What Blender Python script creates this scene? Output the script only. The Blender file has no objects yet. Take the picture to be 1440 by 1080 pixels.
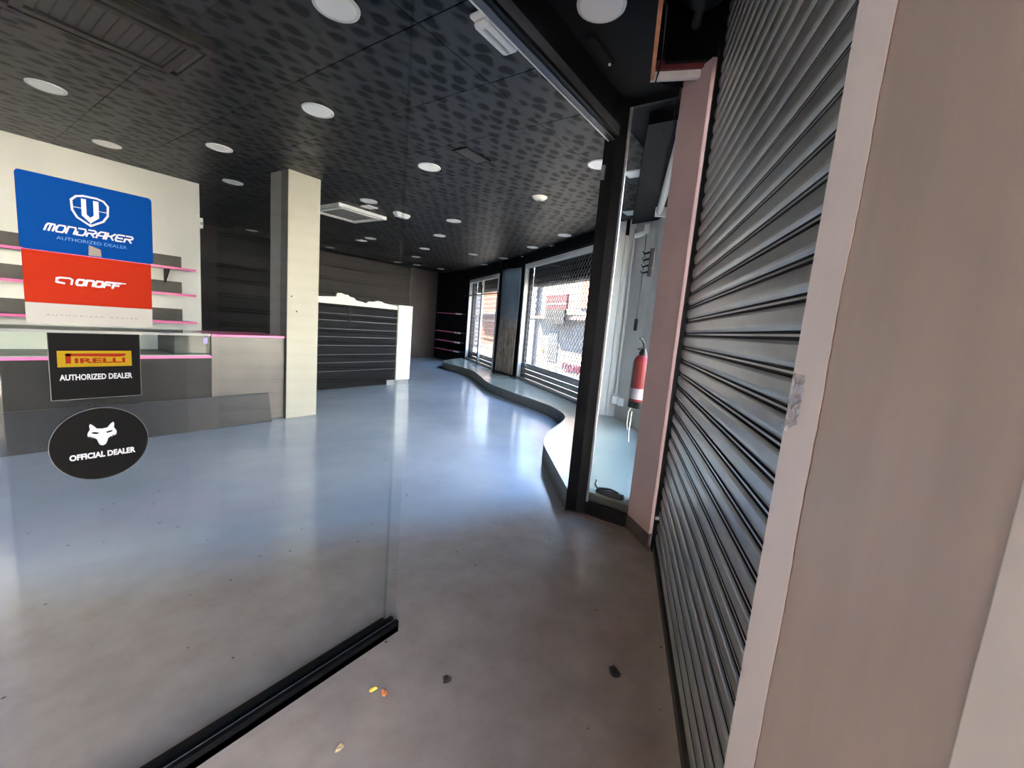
import bpy, bmesh, math, random
import numpy as np
from mathutils import Vector, Matrix
random.seed(7)
SC = bpy.context.scene
COL = SC.collection
PI = math.pi

# ------------------------------------------------------------------ camera
CAM_H = 1.5
FPX = 599.07
def cam_axes(yaw, pitch, roll):
    f = np.array([math.sin(yaw)*math.cos(pitch), math.cos(yaw)*math.cos(pitch), -math.sin(pitch)])
    r = np.array([math.cos(yaw), -math.sin(yaw), 0.0])
    d = np.cross(f, r)
    return math.cos(roll)*r+math.sin(roll)*d, -math.sin(roll)*r+math.cos(roll)*d, f
_r, _d, _f = cam_axes(math.radians(55.32), math.radians(7.942), math.radians(-4.854))
cd = bpy.data.cameras.new('camera')
cam = bpy.data.objects.new('camera', cd); COL.objects.link(cam)
cd.sensor_fit = 'HORIZONTAL'; cd.sensor_width = 36.0; cd.lens = FPX/1440*36
cd.clip_start = 0.02; cd.clip_end = 300
m = Matrix.Identity(4)
for i in range(3):
    m[i][0] = _r[i]; m[i][1] = -_d[i]; m[i][2] = -_f[i]
m[2][3] = CAM_H
cam.matrix_world = m
SC.camera = cam

# ------------------------------------------------------------------ world, sun, exposure
SKY_STRENGTH = 2.6
SUN_STRENGTH = 33.0
EXPOSURE = 2.7
w = bpy.data.worlds.new('sky'); SC.world = w; w.use_nodes = True
nt = w.node_tree
bg = nt.nodes['Background']
tc = nt.nodes.new('ShaderNodeTexCoord'); sep = nt.nodes.new('ShaderNodeSeparateXYZ')
ramp = nt.nodes.new('ShaderNodeValToRGB')
nt.links.new(tc.outputs['Generated'], sep.inputs[0]); nt.links.new(sep.outputs['Z'], ramp.inputs[0])
ramp.color_ramp.elements[0].position = 0.0; ramp.color_ramp.elements[0].color = (0.70, 0.82, 1.0, 1)
ramp.color_ramp.elements[1].position = 0.7; ramp.color_ramp.elements[1].color = (0.36, 0.56, 1.0, 1)
nt.links.new(ramp.outputs[0], bg.inputs['Color']); bg.inputs['Strength'].default_value = SKY_STRENGTH
sd = bpy.data.lights.new('sun', 'SUN'); sd.energy = SUN_STRENGTH; sd.angle = math.radians(0.6); sd.color = (1.0, 0.86, 0.68)
sun = bpy.data.objects.new('sun', sd); COL.objects.link(sun)
_el = math.radians(42); _t = Vector((-0.30*math.cos(_el), -0.954*math.cos(_el), -math.sin(_el)))
sun.rotation_euler = _t.to_track_quat('-Z', 'Y').to_euler()
sun.location = (6, 16, 14)

vs = SC.view_settings
vs.view_transform = 'Standard'; vs.look = 'None'; vs.gamma = 1.0; vs.use_curve_mapping = False
vs.exposure = EXPOSURE
SC.cycles.use_denoising = True
SC.cycles.max_bounces = 10; SC.cycles.diffuse_bounces = 6; SC.cycles.glossy_bounces = 5
SC.cycles.transparent_max_bounces = 24
SC.cycles.caustics_reflective = False; SC.cycles.caustics_refractive = False
SC.cycles.sample_clamp_indirect = 6.0

def portal(center, normal, w_, h_):
    l = bpy.data.lights.new('daylight_portal', 'AREA'); l.shape = 'RECTANGLE'; l.size = w_; l.size_y = h_
    l.cycles.is_portal = True
    o = bpy.data.objects.new('daylight_portal', l); COL.objects.link(o)
    o.location = center; o.rotation_euler = Vector(normal).to_track_quat('-Z', 'Z').to_euler()

# ------------------------------------------------------------------ materials
def lin(c):
    return tuple(((v/255)/12.92 if v/255 <= 0.04045 else ((v/255+0.055)/1.055)**2.4) for v in c)
MATS = {}
def mat(name, rgb, rough=0.5, metal=0.0, var=0.0, scale=6.0, stretch=(1, 1, 1), bump=0.0, bscale=60.0, spec=0.5, rvar=0.0, coat=0.0, second=None):
    if name in MATS: return MATS[name]
    mt = bpy.data.materials.new(name); mt.use_nodes = True
    n = mt.node_tree.nodes; l = mt.node_tree.links
    b = n['Principled BSDF']
    b.inputs['Base Color'].default_value = (*rgb, 1); b.inputs['Roughness'].default_value = rough
    b.inputs['Metallic'].default_value = metal; b.inputs['Specular IOR Level'].default_value = spec
    b.inputs['Coat Weight'].default_value = coat; b.inputs['Coat Roughness'].default_value = 0.08
    if var or rvar or bump:
        t = n.new('ShaderNodeTexCoord'); mp = n.new('ShaderNodeMapping'); mp.inputs['Scale'].default_value = stretch
        l.new(t.outputs['Object'], mp.inputs[0])
    if var or rvar:
        nz = n.new('ShaderNodeTexNoise'); nz.inputs['Scale'].default_value = scale; nz.inputs['Detail'].default_value = 7; nz.inputs['Roughness'].default_value = 0.62
        l.new(mp.outputs[0], nz.inputs['Vector'])
    if var:
        r = n.new('ShaderNodeValToRGB')
        a = second if second else tuple(max(0, c*(1-var)) for c in rgb)
        c2 = tuple(min(1, c*(1+var)) for c in rgb) if not second else rgb
        r.color_ramp.elements[0].position = 0.3; r.color_ramp.elements[0].color = (*a, 1)
        r.color_ramp.elements[1].position = 0.7; r.color_ramp.elements[1].color = (*c2, 1)
        l.new(nz.outputs['Fac'], r.inputs[0]); l.new(r.outputs[0], b.inputs['Base Color'])
    if rvar:
        mr = n.new('ShaderNodeMapRange'); mr.inputs['To Min'].default_value = max(0.02, rough-rvar); mr.inputs['To Max'].default_value = min(1, rough+rvar)
        l.new(nz.outputs['Fac'], mr.inputs['Value']); l.new(mr.outputs[0], b.inputs['Roughness'])
    if bump:
        n2 = n.new('ShaderNodeTexNoise'); n2.inputs['Scale'].default_value = bscale; n2.inputs['Detail'].default_value = 4
        l.new(mp.outputs[0], n2.inputs['Vector'])
        bp = n.new('ShaderNodeBump'); bp.inputs['Strength'].default_value = bump; bp.inputs['Distance'].default_value = 0.01
        l.new(n2.outputs['Fac'], bp.inputs['Height']); l.new(bp.outputs[0], b.inputs['Normal'])
    MATS[name] = mt
    return mt

def glass_mat(name, tint=(0.93, 0.96, 0.95), base=0.04):
    mt = bpy.data.materials.new(name); mt.use_nodes = True
    n = mt.node_tree.nodes; l = mt.node_tree.links
    n.remove(n['Principled BSDF'])
    out = n['Material Output']
    lw = n.new('ShaderNodeLayerWeight'); lw.inputs['Blend'].default_value = 0.5
    pw = n.new('ShaderNodeMath'); pw.operation = 'POWER'; pw.inputs[1].default_value = 5.0
    ma = n.new('ShaderNodeMath'); ma.operation = 'MULTIPLY_ADD'; ma.inputs[1].default_value = 1-base; ma.inputs[2].default_value = base
    tr = n.new('ShaderNodeBsdfTransparent'); tr.inputs[0].default_value = (*tint, 1)
    gl = n.new('ShaderNodeBsdfGlossy'); gl.inputs['Roughness'].default_value = 0.0
    mx = n.new('ShaderNodeMixShader')
    l.new(lw.outputs['Facing'], pw.inputs[0]); l.new(pw.outputs[0], ma.inputs[0]); l.new(ma.outputs[0], mx.inputs[0])
    l.new(tr.outputs[0], mx.inputs[1]); l.new(gl.outputs[0], mx.inputs[2]); l.new(mx.outputs[0], out.inputs[0])
    MATS[name] = mt
    return mt

def M(k): return MATS[k]
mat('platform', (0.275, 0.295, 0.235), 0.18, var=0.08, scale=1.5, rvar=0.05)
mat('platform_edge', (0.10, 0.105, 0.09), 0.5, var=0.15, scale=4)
mat('black', (0.0022, 0.0022, 0.0027), 0.4, var=0.3, scale=5, spec=0.2)
mat('black_matte', (0.0035, 0.0035, 0.004), 0.7, var=0.3, scale=3, spec=0.2)
mat('black_gloss', (0.0025, 0.0025, 0.003), 0.16)
mat('void', (0.0015, 0.0015, 0.0015), 0.9)
mat('dark_wall', (0.075, 0.066, 0.063), 0.75, var=0.15, scale=1.2, spec=0.2)
mat('dark_board', (0.0065, 0.0065, 0.007), 0.75, var=0.25, scale=3, stretch=(0.3, 1, 3), spec=0.15)
mat('white_wall', (0.68, 0.67, 0.60), 0.6, var=0.05, scale=1.5, bump=0.02)
mat('column_white', (0.37, 0.355, 0.295), 0.6, var=0.04, scale=2)
mat('grey_wall', (0.52, 0.53, 0.50), 0.6, var=0.06, scale=2)
mat('pink_edge', (0.80, 0.13, 0.36), 0.35, var=0.05, scale=3)
mat('shelf_dark', (0.045, 0.040, 0.036), 0.5, var=0.15)
mat('wall_board', (0.065, 0.058, 0.055), 0.7, var=0.2, scale=2, stretch=(0.3, 1, 3), spec=0.2)
mat('board_soft', (0.016, 0.0155, 0.015), 0.7, var=0.2, scale=3, spec=0.15)
mat('lock_grey', (0.05, 0.05, 0.05), 0.5)
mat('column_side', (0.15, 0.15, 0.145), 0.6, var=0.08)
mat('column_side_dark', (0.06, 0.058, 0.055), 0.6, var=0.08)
mat('counter_dark', (0.0075, 0.0085, 0.0105), 0.45, var=0.18, scale=3, spec=0.25)
mat('counter_grey', (0.078, 0.075, 0.071), 0.38, var=0.12, scale=3, metal=0.2)
mat('kick_board', (0.011, 0.0145, 0.020), 0.4, var=0.2, scale=4, spec=0.2)
mat('pink_paint', (0.50, 0.36, 0.345), 0.5, var=0.06, scale=3, bump=0.03)
mat('pink_strip', (0.90, 0.82, 0.80), 0.5, var=0.05, scale=3, stretch=(1, 1, 0.3), bump=0.03)
mat('marble', (0.58, 0.475, 0.41), 0.45, var=1, second=(0.44, 0.37, 0.32), scale=2.2, stretch=(2.2, 2.2, 0.35), bump=0.02)
mat('crack_brown', (0.20, 0.115, 0.085), 0.8, var=0.3, scale=30)
mat('pale_plaster', (0.72, 0.66, 0.62), 0.6, var=0.05, scale=3, bump=0.03)
mat('brown_tile', (0.105, 0.075, 0.068), 0.35, var=0.2, scale=4)
mat('steel_slat', (0.52, 0.52, 0.50), 0.33, metal=0.82, var=0.14, scale=5, stretch=(1, 1, 4), rvar=0.06)
mat('steel_groove', (0.035, 0.030, 0.026), 0.6, metal=0.3)
mat('alu', (0.55, 0.56, 0.57), 0.3, metal=0.8, var=0.05)
mat('alu_dark', (0.10, 0.105, 0.115), 0.35, metal=0.5, var=0.05)
mat('alu_bright', (0.78, 0.78, 0.77), 0.35, metal=0.2)
mat('white_frame', (0.72, 0.72, 0.70), 0.4, var=0.04)
mat('white_plastic', (0.78, 0.78, 0.76), 0.35)
mat('diffuser', (0.82, 0.82, 0.80), 0.45)
mat('lamp_rim', (0.60, 0.61, 0.60), 0.4)
mat('grey_plastic', (0.30, 0.30, 0.29), 0.5)
mat('brown_plastic', (0.012, 0.009, 0.008), 0.5, var=0.15)
mat('raw_board', (0.62, 0.24, 0.11), 0.7, var=0.2, scale=8, bump=0.1)
mat('red_trace', (0.14, 0.02, 0.02), 0.6, var=0.3, scale=8)
mat('plaster_edge', (0.80, 0.76, 0.74), 0.7, var=0.1, scale=10, bump=0.1)
mat('red_tank', (0.13, 0.006, 0.008), 0.35, var=0.06, spec=0.3)
mat('label_white', (0.30, 0.30, 0.34), 0.5)
mat('label_blue', (0.10, 0.14, 0.35), 0.4)
mat('blue_vinyl', (0.0, 0.025, 0.12), 0.7, spec=0.04)
mat('white_vinyl', (0.30, 0.31, 0.33), 0.7, spec=0.04)
mat('pale_blue_ink', (0.03, 0.12, 0.30), 0.35)
mat('red_vinyl', (0.19, 0.0125, 0.0035), 0.7, spec=0.04)
mat('grey_vinyl', (0.22, 0.22, 0.20), 0.7, spec=0.04)
mat('grey_ink', (0.08, 0.08, 0.08), 0.4)
mat('black_vinyl', (0.004, 0.004, 0.004), 0.7, spec=0.04)
mat('vinyl_edge', (0.07, 0.07, 0.07), 0.4)
mat('yellow_vinyl', (0.17, 0.115, 0.006), 0.7, spec=0.04)
mat('red_ink', (0.13, 0.010, 0.004), 0.6, spec=0.04)
mat('tape', (0.13, 0.11, 0.09), 0.3)
mat('asphalt', (0.075, 0.073, 0.07), 0.9, var=0.1, scale=3)
mat('cream_facade', (0.165, 0.150, 0.132), 0.8, var=0.06, scale=1)
mat('bounce_facade', (0.80, 0.78, 0.74), 0.8, var=0.04, scale=1)
mat('orange_facade', (0.20, 0.062, 0.02), 0.8, var=0.08, scale=1)
mat('grey_facade', (0.08, 0.085, 0.09), 0.8, var=0.1, scale=1)
mat('rose_slab', (0.18, 0.09, 0.07), 0.8, var=0.1)
mat('dark_glass', (0.03, 0.032, 0.035), 0.15)
mat('sign_red', (0.09, 0.003, 0.006), 0.7, spec=0.2)
mat('sign_grey', (0.008, 0.008, 0.009), 0.7, spec=0.2)
mat('graffiti_pink', (0.28, 0.03, 0.09), 0.6)
mat('sign_yellow', (0.65, 0.50, 0.02), 0.5)
mat('louvre_white', (0.15, 0.15, 0.165), 0.7)
mat('yellow_bit', (0.75, 0.58, 0.08), 0.5, var=0.2, scale=80)
mat('orange_bit', (0.75, 0.22, 0.08), 0.5, var=0.2, scale=80)
mat('tan_bit', (0.40, 0.30, 0.16), 0.6, var=0.2, scale=80)
mat('dirt', (0.05, 0.042, 0.04), 0.9, var=0.3, scale=60)
mat('navy_plastic', (0.012, 0.016, 0.03), 0.35)
mat('wire', (0.20, 0.20, 0.195), 0.45, metal=0.5)
mat('purple_tag', (0.22, 0.18, 0.75), 0.4)
glass_mat('glass', (0.972, 0.978, 0.974), 0.018)
glass_mat('glass_clear', (0.985, 0.988, 0.986), 0.007)
glass_mat('glass_window', (0.95, 0.97, 0.97))
glass_mat('glass_case', (0.90, 0.93, 0.92), 0.008)
glass_mat('clear_tape', (0.97, 0.97, 0.97), 0.28)

def floor_mat():
    # painted light: bluish where window daylight reaches, warm brown towards the street entrance
    mt = bpy.data.materials.new('floor'); mt.use_nodes = True
    n = mt.node_tree.nodes; l = mt.node_tree.links; b = n['Principled BSDF']
    g = n.new('ShaderNodeNewGeometry'); sp = n.new('ShaderNodeSeparateXYZ'); l.new(g.outputs['Position'], sp.inputs[0])
    def noise(sc, det=6, ro=0.6):
        q = n.new('ShaderNodeTexNoise'); q.inputs['Scale'].default_value = sc; q.inputs['Detail'].default_value = det; q.inputs['Roughness'].default_value = ro
        l.new(g.outputs['Position'], q.inputs['Vector']); return q
    def madd(a, k, c):
        q = n.new('ShaderNodeMath'); q.operation = 'MULTIPLY_ADD'; q.inputs[1].default_value = k
        l.new(a, q.inputs[0])
        if isinstance(c, (int, float)): q.inputs[2].default_value = c
        else: l.new(c, q.inputs[2])
        return q.outputs[0]
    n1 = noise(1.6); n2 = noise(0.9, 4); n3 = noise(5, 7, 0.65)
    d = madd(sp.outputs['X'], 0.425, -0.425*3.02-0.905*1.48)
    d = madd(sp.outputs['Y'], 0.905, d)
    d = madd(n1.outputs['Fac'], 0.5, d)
    daylight_mask = n.new('ShaderNodeMapRange'); daylight_mask.interpolation_type = 'SMOOTHSTEP'; daylight_mask.inputs['From Min'].default_value = 0.05; daylight_mask.inputs['From Max'].default_value = 0.80  # soft edge of the blue window light, painted into the floor colour
    l.new(d, daylight_mask.inputs['Value'])
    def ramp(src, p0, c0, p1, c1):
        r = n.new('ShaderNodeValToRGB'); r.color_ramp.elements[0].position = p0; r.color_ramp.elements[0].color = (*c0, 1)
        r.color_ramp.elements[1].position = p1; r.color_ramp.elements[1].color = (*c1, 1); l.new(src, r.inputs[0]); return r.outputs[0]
    blue_lit_tone = ramp(n2.outputs['Fac'], 0.35, (0.37, 0.425, 0.485), 0.68, (0.46, 0.515, 0.575))
    warm_lit_tone = ramp(n3.outputs['Fac'], 0.30, (0.345, 0.285, 0.240), 0.70, (0.45, 0.378, 0.322))
    mx = n.new('ShaderNodeMixRGB'); l.new(daylight_mask.outputs[0], mx.inputs[0]); l.new(warm_lit_tone, mx.inputs[1]); l.new(blue_lit_tone, mx.inputs[2])
    # small dirt specks
    vo = n.new('ShaderNodeTexVoronoi'); vo.inputs['Scale'].default_value = 7.0; l.new(g.outputs['Position'], vo.inputs['Vector'])
    sk = n.new('ShaderNodeMapRange'); sk.inputs['From Min'].default_value = 0.035; sk.inputs['From Max'].default_value = 0.06; sk.inputs['To Min'].default_value = 0.35; sk.inputs['To Max'].default_value = 1.0
    l.new(vo.outputs['Distance'], sk.inputs['Value'])
    mu = n.new('ShaderNodeMixRGB'); mu.blend_type = 'MULTIPLY'; mu.inputs[0].default_value = 1.0; l.new(mx.outputs[0], mu.inputs[1]); l.new(sk.outputs[0], mu.inputs[2])
    l.new(mu.outputs[0], b.inputs['Base Color'])
    ro = n.new('ShaderNodeMapRange'); ro.inputs['To Min'].default_value = 0.09; ro.inputs['To Max'].default_value = 0.22; l.new(n1.outputs['Fac'], ro.inputs['Value']); l.new(ro.outputs[0], b.inputs['Roughness'])
    b.inputs['Specular IOR Level'].default_value = 0.6
    MATS['floor'] = mt
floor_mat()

def ceiling_tile_mat():
    mt = bpy.data.materials.new('ceiling_tile'); mt.use_nodes = True
    n = mt.node_tree.nodes; l = mt.node_tree.links; b = n['Principled BSDF']
    t = n.new('ShaderNodeTexCoord'); mp = n.new('ShaderNodeMapping'); mp.inputs['Scale'].default_value = (1.0, 1.75, 1)
    mp.inputs['Rotation'].default_value = (0, 0, 0.6)
    l.new(t.outputs['Object'], mp.inputs[0])
    vo = n.new('ShaderNodeTexVoronoi'); vo.feature = 'SMOOTH_F1'; vo.inputs['Scale'].default_value = 5.2; vo.inputs['Randomness'].default_value = 0.35; vo.inputs['Smoothness'].default_value = 0.3
    nz = n.new('ShaderNodeTexNoise'); nz.inputs['Scale'].default_value = 9; nz.inputs['Detail'].default_value = 3
    l.new(t.outputs['Object'], nz.inputs['Vector'])
    nd = n.new('ShaderNodeTexNoise'); nd.inputs['Scale'].default_value = 4.5; nd.inputs['Detail'].default_value = 2; l.new(t.outputs['Object'], nd.inputs['Vector'])
    vm = n.new('ShaderNodeVectorMath'); vm.operation = 'MULTIPLY_ADD'; vm.inputs[1].default_value = (0.22, 0.22, 0)
    l.new(nd.outputs['Color'], vm.inputs[0]); l.new(mp.outputs[0], vm.inputs[2]); l.new(vm.outputs[0], vo.inputs['Vector'])
    ad = n.new('ShaderNodeMath'); ad.operation = 'MULTIPLY_ADD'; ad.inputs[1].default_value = 0.25; l.new(nz.outputs['Fac'], ad.inputs[0]); l.new(vo.outputs['Distance'], ad.inputs[2])
    r = n.new('ShaderNodeValToRGB')
    r.color_ramp.elements[0].position = 0.43; r.color_ramp.elements[0].color = (0, 0, 0, 1)
    r.color_ramp.elements[1].position = 0.60; r.color_ramp.elements[1].color = (1, 1, 1, 1)
    l.new(ad.outputs[0], r.inputs[0])
    c = n.new('ShaderNodeMixRGB'); l.new(r.outputs[0], c.inputs[0]); c.inputs[1].default_value = (0.0068, 0.0070, 0.0073, 1); c.inputs[2].default_value = (0.0092, 0.0093, 0.0096, 1)
    l.new(c.outputs[0], b.inputs['Base Color'])
    m2 = n.new('ShaderNodeMapRange'); m2.inputs['To Min'].default_value = 0.12; m2.inputs['To Max'].default_value = 0.60; l.new(r.outputs[0], m2.inputs['Value']); l.new(m2.outputs[0], b.inputs['Specular IOR Level'])
    b.inputs['Roughness'].default_value = 0.46
    MATS['ceiling_tile'] = mt
ceiling_tile_mat()

def mural_mat():
    # printed photo on the pillar: slate sky above, branches, dry straw and rock below
    mt = bpy.data.materials.new('pillar_mural'); mt.use_nodes = True
    n = mt.node_tree.nodes; l = mt.node_tree.links; b = n['Principled BSDF']
    t = n.new('ShaderNodeTexCoord'); sp = n.new('ShaderNodeSeparateXYZ'); l.new(t.outputs['Object'], sp.inputs[0])
    mp = n.new('ShaderNodeMapping'); mp.inputs['Scale'].default_value = (9, 9, 1.6); mp.inputs['Rotation'].default_value = (0.35, 0.25, 0)
    l.new(t.outputs['Object'], mp.inputs[0])
    nz = n.new('ShaderNodeTexNoise'); nz.inputs['Scale'].default_value = 2.2; nz.inputs['Detail'].default_value = 8; nz.inputs['Roughness'].default_value = 0.7
    l.new(mp.outputs[0], nz.inputs['Vector'])
    straw = n.new('ShaderNodeValToRGB')
    straw.color_ramp.elements[0].position = 0.36; straw.color_ramp.elements[0].color = (0.02, 0.016, 0.012, 1)
    straw.color_ramp.elements[1].position = 0.66; straw.color_ramp.elements[1].color = (0.70, 0.58, 0.45, 1)
    l.new(nz.outputs['Fac'], straw.inputs[0])
    n2 = n.new('ShaderNodeTexNoise'); n2.inputs['Scale'].default_value = 1.4; n2.inputs['Detail'].default_value = 4
    l.new(t.outputs['Object'], n2.inputs['Vector'])
    sky = n.new('ShaderNodeValToRGB')
    sky.color_ramp.elements[0].position = 0.35; sky.color_ramp.elements[0].color = (0.13, 0.18, 0.24, 1)
    sky.color_ramp.elements[1].position = 0.7; sky.color_ramp.elements[1].color = (0.27, 0.35, 0.43, 1)
    l.new(n2.outputs['Fac'], sky.inputs[0])
    am = n.new('ShaderNodeMath'); am.operation = 'MULTIPLY_ADD'; am.inputs[1].default_value = -1.1; l.new(nz.outputs['Fac'], am.inputs[0]); l.new(sp.outputs['Z'], am.inputs[2])
    mr = n.new('ShaderNodeMapRange'); mr.inputs['From Min'].default_value = 0.55; mr.inputs['From Max'].default_value = 0.95
    l.new(am.outputs[0], mr.inputs['Value'])
    mx = n.new('ShaderNodeMixRGB'); l.new(mr.outputs[0], mx.inputs[0]); l.new(straw.outputs[0], mx.inputs[1]); l.new(sky.outputs[0], mx.inputs[2])
    l.new(mx.outputs[0], b.inputs['Base Color']); b.inputs['Roughness'].default_value = 0.35
    MATS['pillar_mural'] = mt
mural_mat()

# ------------------------------------------------------------------ mesh helpers
ORG = {}
def tag(o, label=None, cat=None, group=None, kind=None):
    if label: o['label'] = label
    if cat: o['category'] = cat
    if group: o['group'] = group
    if kind: o['kind'] = kind
    return o
def link(name, me, parent, origin):
    o = bpy.data.objects.new(name, me); COL.objects.link(o)
    origin = Vector(origin)
    if parent is not None:
        o.parent = parent; o.location = origin-ORG[parent.name]
    else:
        o.location = origin
    ORG[o.name] = origin
    return o
def empty(name, loc):
    o = bpy.data.objects.new(name, None); COL.objects.link(o); o.empty_display_size = 0.1
    o.location = loc; ORG[o.name] = Vector(loc); return o
class MB:
    def __init__(s): s.v = []; s.f = []; s.mi = []
    def add(s, vs, fs, mi=0):
        k = len(s.v); s.v += [tuple(v) for v in vs]; s.f += [tuple(i+k for i in f) for f in fs]; s.mi += [mi]*len(fs); return s
    def box(s, x0, x1, y0, y1, z0, z1, mi=0):
        return s.prism([(x0, y0), (x1, y0), (x1, y1), (x0, y1)], z0, z1, mi)
    def prism(s, poly, z0, z1, mi=0):
        a = sum(poly[i][0]*poly[(i+1) % len(poly)][1]-poly[(i+1) % len(poly)][0]*poly[i][1] for i in range(len(poly)))
        if a < 0: poly = poly[::-1]
        k = len(poly)
        vs = [(p[0], p[1], z0) for p in poly]+[(p[0], p[1], z1) for p in poly]
        fs = [tuple(range(k-1, -1, -1)), tuple(range(k, 2*k))]+[(i, (i+1) % k, k+(i+1) % k, k+i) for i in range(k)]
        return s.add(vs, fs, mi)
    def hexa(s, p, mi=0):   # 8 corners: bottom loop then top loop
        return s.add(p, [(3, 2, 1, 0), (4, 5, 6, 7), (0, 1, 5, 4), (1, 2, 6, 5), (2, 3, 7, 6), (3, 0, 4, 7)], mi)
    def tube(s, pts, r, seg=8, closed=False, mi=0):
        pts = [Vector(p) for p in pts]; n = len(pts); rings = []
        rr = r if isinstance(r, (list, tuple)) else [r]*n
        prev = None
        for i, p in enumerate(pts):
            d = (pts[min(i+1, n-1)]-pts[max(i-1, 0)]).normalized() if not closed else (pts[(i+1) % n]-pts[i-1]).normalized()
            if prev is None:
                a = Vector((0, 0, 1)) if abs(d.z) < 0.9 else Vector((1, 0, 0))
                x = d.cross(a).normalized()
            else:
                x = (prev-d*prev.dot(d)).normalized()
            prev = x; y = d.cross(x)
            rings.append([p+(x*math.cos(2*PI*k/seg)+y*math.sin(2*PI*k/seg))*rr[i] for k in range(seg)])
        vs = [v for ring in rings for v in ring]; fs = []
        for i in range(n if closed else n-1):
            j = (i+1) % n
            for k in range(seg):
                fs.append((i*seg+k, i*seg+(k+1) % seg, j*seg+(k+1) % seg, j*seg+k))
        if not closed:
            fs.append(tuple(range(seg-1, -1, -1))); fs.append(tuple((n-1)*seg+k for k in range(seg)))
        return s.add(vs, fs, mi)
    def lathe(s, prof, c=(0, 0, 0), seg=28, mi=0):   # profile [(r,z)] around a vertical axis
        vs = []; fs = []; n = len(prof)
        for r, z in prof:
            for k in range(seg):
                vs.append((c[0]+r*math.cos(2*PI*k/seg), c[1]+r*math.sin(2*PI*k/seg), c[2]+z))
        for i in range(n-1):
            for k in range(seg):
                fs.append((i*seg+k, i*seg+(k+1) % seg, (i+1)*seg+(k+1) % seg, (i+1)*seg+k))
        fs.append(tuple(range(seg-1, -1, -1))); fs.append(tuple((n-1)*seg+k for k in range(seg)))
        return s.add(vs, fs, mi)
    def mesh(s, name, mats, origin, smooth=False):
        me = bpy.data.meshes.new(name)
        me.from_pydata([(v[0]-origin[0], v[1]-origin[1], v[2]-origin[2]) for v in s.v], [], s.f)
        for mm in mats: me.materials.append(MATS[mm] if isinstance(mm, str) else mm)
        for p, i in zip(me.polygons, s.mi): p.material_index = i
        if smooth:
            me.polygons.foreach_set('use_smooth', [True]*len(me.polygons))
        me.update()
        bmm = bmesh.new(); bmm.from_mesh(me); bmesh.ops.recalc_face_normals(bmm, faces=bmm.faces); bmm.to_mesh(me); bmm.free()
        return me
    def build(s, name, mats, parent=None, bevel=0.0, smooth=False, origin=None):
        if isinstance(mats, str): mats = [mats]
        if origin is None:
            a = np.array(s.v); lo = a.min(0); hi = a.max(0); origin = ((lo[0]+hi[0])/2, (lo[1]+hi[1])/2, lo[2])
        o = link(name, s.mesh(name, mats, origin, smooth), parent, origin)
        if smooth:
            md = o.modifiers.new('edges', 'EDGE_SPLIT'); md.split_angle = math.radians(40)
        if bevel:
            md = o.modifiers.new('bevel', 'BEVEL'); md.width = bevel; md.segments = 2; md.limit_method = 'ANGLE'
        return o
def box(name, x0, x1, y0, y1, z0, z1, mt, parent=None, bevel=0.0):
    return MB().box(x0, x1, y0, y1, z0, z1).build(name, mt, parent, bevel)
class Frame:   # a vertical plane: s along it, d to its side (n), z up
    def __init__(s, o, heading, side=1):
        a = math.radians(heading); s.o = Vector((o[0], o[1], 0)); s.u = Vector((math.sin(a), math.cos(a), 0)); s.n = Vector((math.cos(a), -math.sin(a), 0))*side
    def p(s, a, d, z): return s.o+s.u*a+s.n*d+Vector((0, 0, z))
    def xy(s, a, d): v = s.p(a, d, 0); return (v.x, v.y)
    def mb(s, a0, a1, d0, d1, z0, z1, mb=None, mi=0):
        return (mb or MB()).prism([s.xy(a0, d0), s.xy(a1, d0), s.xy(a1, d1), s.xy(a0, d1)], z0, z1, mi)
    def box(s, name, a0, a1, d0, d1, z0, z1, mt, parent=None, bevel=0.0):
        return s.mb(a0, a1, d0, d1, z0, z1).build(name, mt, parent, bevel)
def structure(o, label=None, cat=None):
    o['kind'] = 'structure'
    if label: o['label'] = label
    if cat: o['category'] = cat
    return o

# ------------------------------------------------------------------ key geometry
CEIL = 3.17
GY = 1.45                                # shopfront glass line
SH = Frame((2.934, 0.733), 69.3, 1)      # entrance shutter line, n points to the street
WN = Frame((8.86, 6.05), 35.5, 1)        # display window wall, n points to the street
WP = Frame((8.86, 6.05), 27.4, 1)        # pillar face between the windows
WF = Frame((9.50, 7.28), 33.7, 1)        # far display window
CW = Frame(WF.xy(3.13, 0), 13.1, 1)      # black corner wall after it
PLAT = 0.19
OPEN0, OPEN1 = -2.865, -5.50              # street opening behind the camera along SH
KX = (6.06, 2.00)
wa = WN.xy(-4.25, 0)                     # pillar end of the window wall

portal(WN.p(-1.75, 0.3, 1.6), -WN.n, 3.4, 2.8)
portal(WF.p(1.6, 0.3, 1.6), -WF.n, 3.0, 2.7)
portal((-4.4, GY-0.3, 1.6), (0, 1, 0), 4.0, 3.1)
portal(SH.p((OPEN0+OPEN1)/2, 0.3, 1.55), -SH.n, abs(OPEN1-OPEN0), 3.1)
portal(SH.p(1.6, 0.3, 1.6), -SH.n, 2.4, 2.4)

# ------------------------------------------------------------------ floor, ceilings, shell
outline = [(-6.7, GY-0.06), (-2.42, GY-0.06), SH.xy(-5.75, 0.25), SH.xy(3.4, 0.25), WN.xy(-4.3, 0.25), WF.xy(3.6, 0.35), (12.1, 12.1), (-6.7, 12.1)]
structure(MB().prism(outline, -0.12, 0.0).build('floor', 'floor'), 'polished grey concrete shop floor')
structure(MB().prism(outline, 3.72, 3.95).build('roof_slab', 'void'), 'concrete slab above the dark suspended ceiling')

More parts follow.
